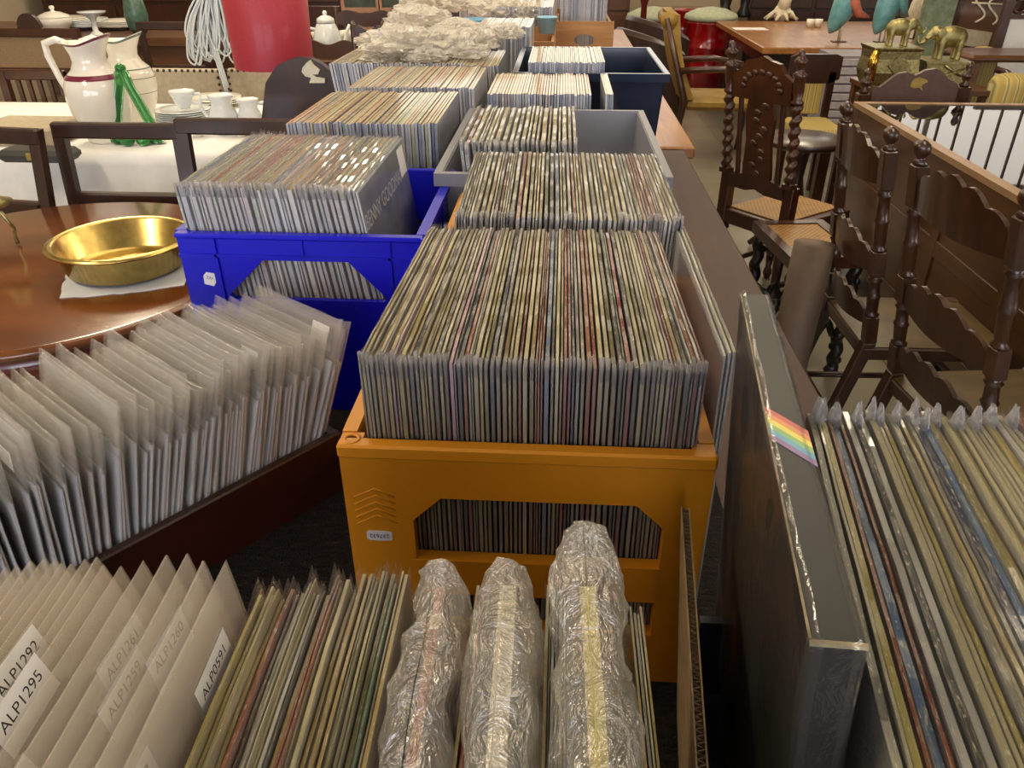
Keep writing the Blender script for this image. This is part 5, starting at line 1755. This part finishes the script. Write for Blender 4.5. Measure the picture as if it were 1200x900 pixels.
def bird(label, px, py, Y, m, wing, hh, rz):
    p = at_y(px, py, Y); base = Vector((p.x, Y, BT))
    t = thing('bird_figurine', label, 'figurine', base, rz)
    k = hh
    b = MB(); n = 16; rows = []
    path = [(-.14, .10), (-.11, .17), (-.05, .30), (0, .45), (.03, .62), (.05, .80), (.08, .95), (.13, 1.0), (.18, .98)]
    rad = [.015, .08, .13, .155, .13, .08, .055, .055, .012]
    b.tube([(x * k, 0, z * k) for x, z in path], [r * k for r in rad], 16)
    b.build('body', M[m], t)
    MB().tube([(.17 * k, 0, 1.0 * k), (.32 * k, 0, .93 * k)], [.018 * k, .004 * k], 8).build('beak', M['bone'], t)
    for s in (-1, 1):
        MB().tube([(.0 * k, s * .045 * k, .34 * k), (.0, s * .035 * k, 0)], .011 * k, 8).build('leg', M['bone' if m != 'bone' else 'oldbrass'], t)
        b = MB(); b.tube([(.02 * k, s * .10 * k, .70 * k), (.06 * k, s * .15 * k, .48 * k), (.15 * k, s * .13 * k, .34 * k), (.30 * k, s * .08 * k, .30 * k)], [.02 * k, .06 * k, .05 * k, .012 * k], 10)
        b.build('wing', M[wing], t)
    MB().box(-.09 * k, .09 * k, -.06 * k, .06 * k, -.0, .012 * k, c=.004).build('foot_plate', M['brownwood'], t)
    return t


bird('pale blue bird ornament with a curved coral wing on the large table', 983, 46, 6.95, 'teal', 'coral', .62, 0)
bird('teal bird ornament on the large table, right of the coral-winged one', 1033, 46, 6.95, 'teal', 'teal', .62, .5)
bird('white bird ornament behind the small brass elephant', 1072, 40, 7.2, 'bone', 'bone', .55, -.6)
# bone / driftwood piece and small white cups
p = at_z(915, 24, BT)
b = MB()
R = random.Random(8)
b.ball((0, 0, .07), (.09, .07, .09), 14)
for k in range(9):
    a = 2 * PI * k / 9; b.tube([(0, 0, .06), (.10 * math.cos(a), .10 * math.sin(a), .04 + .02 * (k % 3)), (.17 * math.cos(a), .16 * math.sin(a), .012)], [.03, .02, .01], 8)
b.tube([(0, 0, .1), (.02, 0, .2), (.0, .02, .3)], [.07, .06, .03], 10)
o = b.build('driftwood_ornament', M['bone'], None, (p.x, p.y, BT)); tag(o, 'bleached spiky driftwood ornament on the large table', 'ornament')
for k, px in enumerate((949, 958)):
    p = at_z(px, 32, BT); o = MB().lathe([(0, .002), (.03, 0), (.04, .07), (.036, .07), (.028, .01), (0, .008)], 18, caps=False).build('small_pot', M['china'], None, (p.x, p.y, BT))
    tag(o, ['small white pot beside the driftwood', 'small white pot beside the coral-winged bird'][k], 'pot')
p = at_z(866, 24, BT)
for k, (dx, dy, s) in enumerate([(-.1, 0, 1.0), (.12, .1, .8)]):
    o = MB().lathe([(0, 0), (.09 * s, 0), (.10 * s, .02), (.05 * s, .10), (.07 * s, .2), (.10 * s, .3), (.06 * s, .36), (.05 * s, .36)], 18).build('metal_urn', M['iron'], None, (p.x + dx, p.y + .3 + dy, BT))
    tag(o, ['dark metal urn at the aisle end of the large table', 'smaller dark urn beside the larger urn'][k], 'urn')
p = at_z(880, 34, BT)
o = MB().box(-.16, .14, -.10, .10, 0, .004).build('paper_sheet', M['paper'], None, (p.x, p.y, BT)); tag(o, 'white sheet of paper on the aisle end of the large table', 'paper')

# mustard armchair and dark leather armchairs in the aisle
t = thing('armchair', 'wooden-legged armchair with mustard leather back and seat, in the aisle', 'chair', (1.16, 6.2, 0), -.05)
b = MB(); rows = []
for j in range(11):
    v = j / 10; x = -.22 - .16 * v - .03 * math.sin(PI * v); z = .46 + .56 * v
    rows.append([(x + .05 * (2 * (i / 8) - 1) ** 2, -.25 + .50 * i / 8, z + .03 * math.sin(PI * i / 8) * v) for i in range(9)])
b.sheet(rows); b.sheet([[(x - .06, y, z) for x, y, z in reversed(r)] for r in rows])
for a_ in (0, -1): b.sheet([[r[a_] for r in rows], [(r[a_][0] - .06, r[a_][1], r[a_][2]) for r in rows]] if a_ else [[(r[0][0] - .06, r[0][1], r[0][2]) for r in rows], [r[0] for r in rows]])
b.sheet([rows[-1], [(x - .06, y, z) for x, y, z in rows[-1]]])
b.build('backrest', M['yellowfab'], t)
MB().tube([(-.40, -.26, .98), (-.40, .26, .98)], .055, 14).build('head_roll', M['yellowfab'], t)
MB().box(-.24, .28, -.24, .24, .38, .47, c=.03).build('seat', M['yellowfab'], t)
for s in (-1, 1):
    MB().tube([(-.29, s * .27, .66), (.0, s * .29, .68), (.22, s * .28, .64), (.26, s * .27, .42)], .022, 8).build('arm', M['chair2'], t)
    MB().tube([(.25, s * .23, .40), (.28, s * .24, .2), (.26, s * .24, 0)], [.028, .022, .016], 10).build('leg', M['chair2'], t)
    MB().tube([(-.42, s * .25, 1.0), (-.24, s * .25, .45), (-.30, s * .25, 0)], [.02, .026, .018], 10).build('leg', M['chair2'], t)


def club_chair(label, x, y, rz, h):
    t = thing('club_chair', label, 'chair', (x, y, 0), rz, 'dark leather club chairs')
    b = MB(); rows = []
    for j in range(9):
        v = j / 8
        rows.append([((.34 + .02 * v) * math.cos(a), (.34 + .02 * v) * math.sin(a), .03 + (h - .03 - .16 * (abs(a - PI) / (PI * .62)) ** 2) * v) for a in [PI - PI * .62 + 2 * PI * .62 * i / 24 for i in range(25)]])
    inn = [[(x_ * .76, y_ * .76, z_) for x_, y_, z_ in r] for r in rows]
    b.sheet([list(reversed(r)) for r in rows][::-1]); b.sheet(inn[::-1])
    top = [rows[-1], [(x_ * .92, y_ * .92, z_ + .03) for x_, y_, z_ in rows[-1]], [(x_ * .82, y_ * .82, z_ + .03) for x_, y_, z_ in rows[-1]], inn[-1]]
    b.sheet(top)
    for e in (0, -1): b.sheet([[r[e] for r in rows], [r[e] for r in inn]])
    b.build('shell', M['brownleather'], t)
    MB().lathe([(.24, .03), (.25, .36), (.23, .42), (0, .43)], 28).build('seat_cushion', M['brownleather'], t)
    for k in range(4):
        a = PI / 4 + k * PI / 2; MB().lathe([(.02, 0), (.025, .034)], 10, T(.22 * math.cos(a), .22 * math.sin(a), 0)).build('foot', M['iron'], t)


p = at_z(772, 142, 0)
club_chair('dark leather club chair nearest the blue-black bin', .80, 7.2, .3, .80)
club_chair('dark leather club chair behind the nearer one, before the red drums', .95, 8.05, .3, .82)

# glossy red drums with pale cushions


def drum(label, px, Y, r, h, cushion=True, zc=.0):
    p = at_y(px, 30, Y)
    t = thing('drum_stool', label, 'stool', (p.x, Y, 0), 0, 'red drum stools')
    MB().lathe([(r * .9, 0), (r, .01), (r, h * .32), (r * 1.03, h * .335), (r, h * .35), (r, h * .65), (r * 1.03, h * .665), (r, h * .68), (r, h - .02), (r * 1.03, h - .01), (r * 1.02, h), (0, h)], 36).build('drum', M['redgloss'], t)
    if cushion:
        MB().lathe([(r * .9, h + .001), (r * 1.12, h + .03), (r * 1.05, h + .07), (r * .6, h + .12), (0, h + .14)], 32).build('cushion', M['cushion'], t)


drum('red glossy drum with pale cushion, left of the armchair', 764, 9.0, .25, .72)
drum('red glossy drum with pale cushion, behind the mustard armchair', 832, 9.0, .25, .72)
drum('taller red glossy drum without cushion, between the cushioned two', 800, 9.6, .30, .80, False)

# seats and racks at the far right
p = at_y(1180, 60, 6.0)
t = thing('panel_chair', 'wooden chair with pale padded back and pierced top rail, far right', 'chair', (p.x + .16, 6.0, 0))
z1 = at_y(1180, -12, 6.0).z
MB().ring([(-.27, .46), (.27, .46), (.27, z1), (-.27, z1)], [(-.21, .54), (.21, .54), (.21, z1 - .05), (-.21, z1 - .05)], -.02, .02, XZ).build('back_frame', M['chair2'], t)
zb = at_y(1180, 22, 6.0).z
MB().box(-.21, .21, -.012, .012, .54, zb, c=.004).build('back_pad', M['cloth'], t)
b = MB(); b.box(-.21, .21, -.016, .016, zb, zb + .03)
for k in range(4): b.tube([(-.16 + .107 * k + .045 * math.cos(2 * PI * i / 16), 0, zb + .075 + .04 * math.sin(2 * PI * i / 16)) for i in range(17)], .009, 6)
b.build('pierced_rail', M['chair2'], t)
MB().box(-.27, .27, -.46, .02, .41, .46, c=.01).build('seat', M['chair2'], t)
for s in (-1, 1):
    MB().box(s * .24 - .025, s * .24 + .025, -.02, .02, 0, .46).build('leg', M['chair2'], t); MB().box(s * .24 - .025, s * .24 + .025, -.45, -.40, 0, .41).build('leg', M['chair2'], t)
    MB().tube([(s * .26, .0, .70), (s * .27, -.30, .70), (s * .26, -.46, .64), (s * .25, -.44, .44)], .022, 8).build('arm', M['chair2'], t)
for k, (px, py, Y, lab) in enumerate([(1150, 58, 5.6, 'striped roll-topped stool right of the squat brass casket'), (1184, 90, 4.75, 'striped round stool at the right edge above the glass table')]):
    p = at_y(px, py, Y); r = .085 if k == 0 else .11
    t = thing('striped_stool', lab, 'stool', (p.x + .02, Y, 0), 0, 'striped stools')
    MB().lathe([(r, .30), (r * 1.05, .32), (r * 1.05, p.z - .04), (r * .9, p.z), (r * .5, p.z + .015), (0, p.z + .018)], 28).build('seat_pad', M['yellowstripe'], t)
    MB().lathe([(r * .9, 0), (r * 1.0, .02), (r * .9, .05), (r * .9, .30)], 20).build('base', M['darkchair'], t)
# leaning wooden rack with pale scroll letters
p = at_y(1132, 50, 6.3); z1 = at_y(1132, -10, 6.3).z
t = thing('picture_frame', 'wooden framed board with pale scrollwork leaning behind the larger elephant', 'frame', (p.x, 6.3, 0), 0)
S = Matrix.Translation((0, 0, .0)) @ RX(-.10) @ RY(.12)
MB().ring([(-.22, .02), (.22, .02), (.22, z1), (-.22, z1)], [(-.17, .10), (.17, .10), (.17, z1 - .05), (-.17, z1 - .05)], -.015, .015, S @ XZ).build('frame_bars', M['chair2'], t)
MB().box(-.17, .17, -.004, .004, .10, z1 - .05, 0, S).build('backing_board', M['brownwood'], t)
b = MB(); zc = at_y(1132, 12, 6.3).z
for (x0, ph) in ((-.05, 0), (.05, .6)):
    b.tube([(x0 + .05 * math.sin(i * .5 + ph), -.012, zc - .08 + .016 * i) for i in range(12)], .008, 6, 0, True, S)
b.tube([(-.12, -.012, zc + .04), (.14, -.012, zc + .06)], .007, 6, 0, True, S)
b.build('scrollwork', M['bone'], t)
MB().box(-.10, .10, -.010, -.005, zc - .24, zc - .13, 0, S).build('paper_card', M['linen'], t)
p = at_y(1095, 30, 6.1); z1 = at_y(1095, -10, 6.1).z
t = MB().box(-.11, .11, -.02, .02, .001, z1 + .05, c=.004).build('mottled_board', flat('mottled_green', '#6E7A60', .5, var=.4, scale=20), None, (p.x, 6.1, 0))
tag(t, 'tall mottled green board standing behind the brass caskets', 'board')
# long dark wooden bench along the right
t = thing('wooden_bench', 'dark wooden bench with rolled front edge, far right behind the caskets', 'bench', (2.95, 5.3, 0))
q = at_y(1180, 62, 5.2)
MB().box(-.48, .7, -.15, .25, q.z - .05, q.z - .01, c=.015).build('seat', M['brownwood'], t)
legs4(t, -.46, .68, -.13, .23, q.z - .05, .06, M['brownwood'])

# ------------------------------------------------------------------ left and middle background
def sideboard(label, x0, x1, y0, d, h, m, n=3, name='sideboard'):
    t = thing(name, label, 'cabinet', (x0, y0, 0))
    w = x1 - x0
    MB().box(0, w, .022, d, .08, h - .03).build('body', m, t)
    MB().box(-.02, w + .02, 0, d + .01, h - .03, h, c=.006).build('top', m, t)
    for k in range(n):
        a = w * k / n + .02; c = w * (k + 1) / n - .02
        dr = MB().box(a, c, .002, .021, .12, h - .26, c=.005).build('door', m, t)
        MB().ball((c - .05, -.006, h * .45), .014, 10).build('knob', M['brass'], dr)
        dw = MB().box(a, c, .002, .021, h - .23, h - .05, c=.005).build('drawer', m, t)
        MB().ball(((a + c) / 2, -.006, h - .14), .014, 10).build('knob', M['brass'], dw)
    for x in (.02, w - .08): MB().box(x, x + .06, .03, .09, 0, .08).build('foot', m, t); MB().box(x, x + .06, d - .09, d - .03, 0, .08).build('foot', m, t)
    return t


# table with crockery at the upper left
CT = .86
t = thing('crockery_table', 'brown wooden table at the upper left covered with stacked crockery', 'table', (0, 0, 0))
MB().box(-5.2, -2.7, 5.9, 7.0, CT - .06, CT, c=.005).build('table_top', M['brownwood'], t)
MB().box(-5.15, -2.75, 5.95, 6.95, CT - .2, CT - .06).build('apron', M['brownwood'], t)
legs4(t, -5.15, -2.75, 5.95, 6.95, CT - .2, .07, M['brownwood'])
for k, (px, n, lab) in enumerate([(76, 6, 'left stack behind the pitchers'), (100, 5, 'middle stack behind the pitchers'), (142, 4, 'right stack by the green vase')]):
    p = at_z(px, 34, CT)
    for i in range(n):
        plate((p.x, p.y, CT + .0012 + i * .0105), '%s plate from the bottom in the %s' % (nth(i + 1), lab), 1.6, 'china' if k != 1 else 'china_blue', 'plates stacked on the crockery table')
p = at_z(88, 34, CT)
t = thing('tureen', 'cream lidded tureen with small knob on the crockery table', 'tureen', (p.x + .03, 6.15, CT))
MB().lathe([(0, .003), (.06, 0), (.07, .01), (.11, .06), (.125, .10), (.12, .105), (0, .10)], 30, caps=False).build('bowl', M['china'], t)
MB().lathe([(.122, .106), (.10, .125), (.05, .145), (.015, .15), (.012, .16), (.02, .17), (.016, .185), (0, .188)], 30).build('lid', M['china'], t)
p = at_z(108, 58, CT - .05)
t = thing('china_figure', 'white china compote standing behind the maroon-banded pitcher', 'ornament', (at_y(109, 30, 6.0).x, 6.02, CT))
MB().lathe([(0, 0), (.05, 0), (.045, .01), (.02, .03), (.016, .09), (.03, .12), (.09, .15), (.10, .16), (.085, .152), (0, .13)], 28, caps=False).build('bowl_on_stem', M['china_blue'], t)
p = at_y(160, 20, 6.2)
o = MB().lathe([(.05, 0), (.07, .03), (.085, .12), (.07, .22), (.045, .29), (.06, .35), (.055, .35), (.04, .29), (0, .28)], 26).build('green_vase', flat('mottled_green_glaze', '#4E6A5C', .3, var=.35, scale=30), None, (p.x, 6.2, CT + .0005))
tag(o, 'tall mottled green vase on the right end of the crockery table', 'vase')
# cane-backed armchair and slatted chair at the left edge
Y = 5.0
a, c = at_y(-30, 43, Y), at_y(86, 43, Y); zb = at_y(40, 79, Y).z
t = thing('cane_armchair', 'wide chair with pale cane-panelled back at the upper left edge', 'chair', ((a.x + c.x) / 2, Y, 0))
w = c.x - a.x
MB().box(-w / 2, w / 2, -.006, .006, zb, a.z).build('cane_panel', flat('pale_cane', '#8A7254', .7, var=.4, scale=300), t)
b = MB(); b.box(-w / 2 - .02, w / 2 + .02, -.018, .018, a.z, a.z + .05, c=.006); b.box(-w / 2 - .02, w / 2 + .02, -.018, .018, zb - .04, zb)
b.build('back_rails', M['chair2'], t)
for s in (-1, 1):
    MB().box(s * (w / 2 + .02) - .022, s * (w / 2 + .02) + .022, -.02, .02, 0, a.z + .05).build('leg', M['chair2'], t)
    MB().box(s * (w / 2 + .02) - .022, s * (w / 2 + .02) + .022, -.50, -.46, 0, .44).build('leg', M['chair2'], t)
MB().box(-w / 2 - .02, w / 2 + .02, -.51, .02, .40, .46, c=.012).build('seat', M['leather'], t)
cx, cz = 0.0, 0
q = at_y(35, 30, Y); r0 = .075
pts = [(r0 * math.cos(PI * i / 12), r0 * 1.1 * math.sin(PI * i / 12)) for i in range(13)]
MB().prism(pts + [(-r0 * 1.3, -.02), (r0 * 1.3, -.02)], -.014, .014, T(q.x - (a.x + c.x) / 2, 0, a.z + .052) @ XZ).build('carved_crest', M['darkchair'], t)
Y = 4.1
Y = 4.14; a, c = at_y(-6, 82, Y), at_y(72, 82, Y)
t = thing('slat_back_chair', 'dark slat-back wooden chair below the cane-panelled one', 'chair', ((a.x + c.x) / 2, Y + .02, 0))
w = c.x - a.x
b = MB(); b.box(-w / 2, w / 2, -.014, .014, a.z - .05, a.z, c=.005); b.build('top_rail', M['chair2'], t)
for k in range(4): MB().box(-w * .24 + w * .16 * k - .011, -w * .24 + w * .16 * k + .011, -.008, .008, .46, a.z - .05).build('back_slat', M['chair2'], t)
for s in (-1, 1):
    MB().box(s * (w / 2 - .02) - .02, s * (w / 2 - .02) + .02, -.018, .018, 0, a.z - .01).build('leg', M['chair2'], t)
    MB().box(s * (w / 2 - .02) - .02, s * (w / 2 - .02) + .02, .24, .28, 0, .42).build('leg', M['chair2'], t)
MB().box(-w / 2, w / 2, -.02, .29, .42, .46, c=.008).build('seat', M['chair2'], t)

# shaped chair backs and the teapot table in the middle distance


def shaped_chair(label, pxa, pxb, pyt, Y, sag, grp, m='chair2'):
    a, c = at_y(pxa, pyt, Y), at_y(pxb, pyt, Y); w = c.x - a.x; z = a.z
    t = thing('shaped_back_chair', label, 'chair', ((a.x + c.x) / 2, Y, 0), 0, grp)
    n = 20
    up = [(-w / 2 + w * i / n, z + .03 * math.sin(PI * i / n) + .02 * math.sin(3 * PI * i / n)) for i in range(n + 1)]
    dn = [(-w / 2 + w * i / n, z - sag - .02 * math.sin(PI * i / n)) for i in range(n + 1)]
    MB().prism(dn + up[::-1], -.014, .014, XZ).build('crest_rail', M[m], t)
    for s in (-1, 1):
        b = MB(); x = s * (w / 2 - .012)
        b.tube([(x, 0, 0), (x, 0, .45), (x, 0, z + .03), (x, 0, z + .06)], [.018, .022, .018, .008], 10); b.build('back_post', M[m], t)
        MB().lathe([(.014, 0), (.02, .2), (.022, .43)], 10, T(x, -.38, 0)).build('leg', M[m], t)
    MB().box(-w / 2 + .03, w / 2 - .03, -.01, .01, .62, .67, c=.004).build('mid_rail', M[m], t)
    MB().box(-w / 2 - .01, w / 2 + .01, -.40, .015, .43, .465, c=.008).build('seat', M[m], t)


G = 'shaped-back chairs behind the record crates'
shaped_chair('brown chair with wavy crest right behind the red lampshade, before the white teapot', 352, 418, 54, 5.16, .055, G)
shaped_chair('dark brown chair with wavy crest left of the heaped bags, behind the teapot', 392, 462, 18, 6.58, .06, G)
shaped_chair('dark chair with wavy crest rising behind the tall crumpled bag', 506, 546, 16, 6.5, .05, G, 'darkchair')
shaped_chair('low dark chair just left of the crumpled bags, between the two wavy-crested ones', 412, 452, 38, 4.6, .045, G, 'darkchair')
TT = .80
t = thing('teapot_table', 'wooden table with a white teapot and cups between the dark chairs', 'table', (0, 0, 0))
MB().box(-2.0, -.72, 5.25, 6.1, TT - .04, TT, c=.005).build('table_top', M['brownwood'], t)
legs4(t, -1.97, -.75, 5.28, 6.07, TT - .04, .06, M['brownwood'])
p = at_y(382, 30, 5.4)
t = thing('teapot', 'white teapot with domed lid behind the wavy-crested chair', 'teapot', (p.x, 5.4, TT), 0)
MB().lathe([(0, .003), (.06, 0), (.065, .01), (.085, .05), (.092, .10), (.08, .16), (.062, .20), (.06, .205), (0, .205)], 30, caps=False).build('body', M['china_blue'], t)
MB().lathe([(.06, .206), (.055, .235), (.03, .25), (.01, .255), (.016, .268), (.01, .28), (0, .282)], 26).build('lid', M['china_blue'], t)
MB().tube([(-.07, 0, .17), (-.13, 0, .18), (-.145, 0, .13), (-.12, 0, .07), (-.085, 0, .05)], .010, 8).build('handle', M['china_blue'], t)
MB().tube([(.08, 0, .06), (.12, 0, .10), (.135, 0, .16), (.155, 0, .20)], [.02, .016, .012, .010], 10).build('spout', M['china_blue'], t)
for k, (px, lab) in enumerate([(372, 'white cup behind the teapot, next to the lampshade'), (392, 'tall white cup behind the teapot'), (402, 'white cup between the teapot and the framed cabinet'), (434, 'white cup in front of the pinkish cabinet')]):
    q = at_y(px, 12, 5.8); cup((q.x, 5.8 + .05 * k, TT), lab, 1.6, 'china', .5, 1.3)
for k, (px, lab) in enumerate([(425, 'white bowl right of the teapot'), (446, 'second white bowl right of the teapot')]):
    q = at_y(px, 30, 5.45)
    o = MB().lathe([(0, .002), (.04, 0), (.045, .01), (.085, .06), (.082, .062), (.04, .014), (0, .012)], 26, caps=False).build('bowl', M['china'], None, (q.x, 5.5, TT)); tag(o, lab, 'bowl')
# pinkish cabinet with glazed panels
PY = 7.2
a, c = at_y(404, 12, PY), at_y(566, 12, PY); w = c.x - a.x
t = thing('glazed_cabinet', 'pinkish wooden cabinet with dark glazed panels behind the chairs', 'cabinet', (a.x, PY, 0))
z0, z1 = at_y(480, 9, PY).z, 1.75
MB().box(0, w, .02, .4, 0, z1).build('body', M['pinkframe'], t)
for k, (pa, pb) in enumerate([(404, 441), (448, 498), (512, 552)]):
    xa, xb = at_y(pa, 5, PY).x - a.x, at_y(pb, 5, PY).x - a.x
    f = MB().ring([(xa - .03, z0 - .04), (xb + .03, z0 - .04), (xb + .03, z1 - .06), (xa - .03, z1 - .06)], [(xa, z0), (xb, z0), (xb, z1 - .1), (xa, z1 - .1)], -.02, .018, XZ).build('door', M['pinkframe'], t)
    MB().box(xa, xb, .002, .010, z0, z1 - .1).build('pane', M['picture'], f)
# dark sideboards along the back
sideboard('long dark sideboard at the back left, beyond the crockery table', -5.3, -2.2, 8.4, .5, 1.15, M['chair2'], 4)
sideboard('brown sideboard in the middle of the back, behind the far records', -.9, .75, 9.6, .5, 1.0, M['brownwood'], 3)
sideboard('dark sideboard at the back right beyond the bird ornaments', 2.0, 5.4, 9.3, .5, 1.05, M['darkchair'], 5)
# more chairs standing about at the left
open_chair('plain dark chair before the crockery table, left of the hanging cables', at_y(205, 40, 5.3).x, 5.3, PI, .44, 1.02)
# post by the aisle
p = at_y(754, 20, 8.52)
tag(MB().lathe([(.05, 0), (.06, .04), (.035, .08), (.03, .9), (.045, .95), (.03, 1.3), (0, 1.32)], 18).build('turned_post', M['redwood'], None, (p.x, 8.52, 0)), 'red-brown turned post standing beyond the light table', 'post')
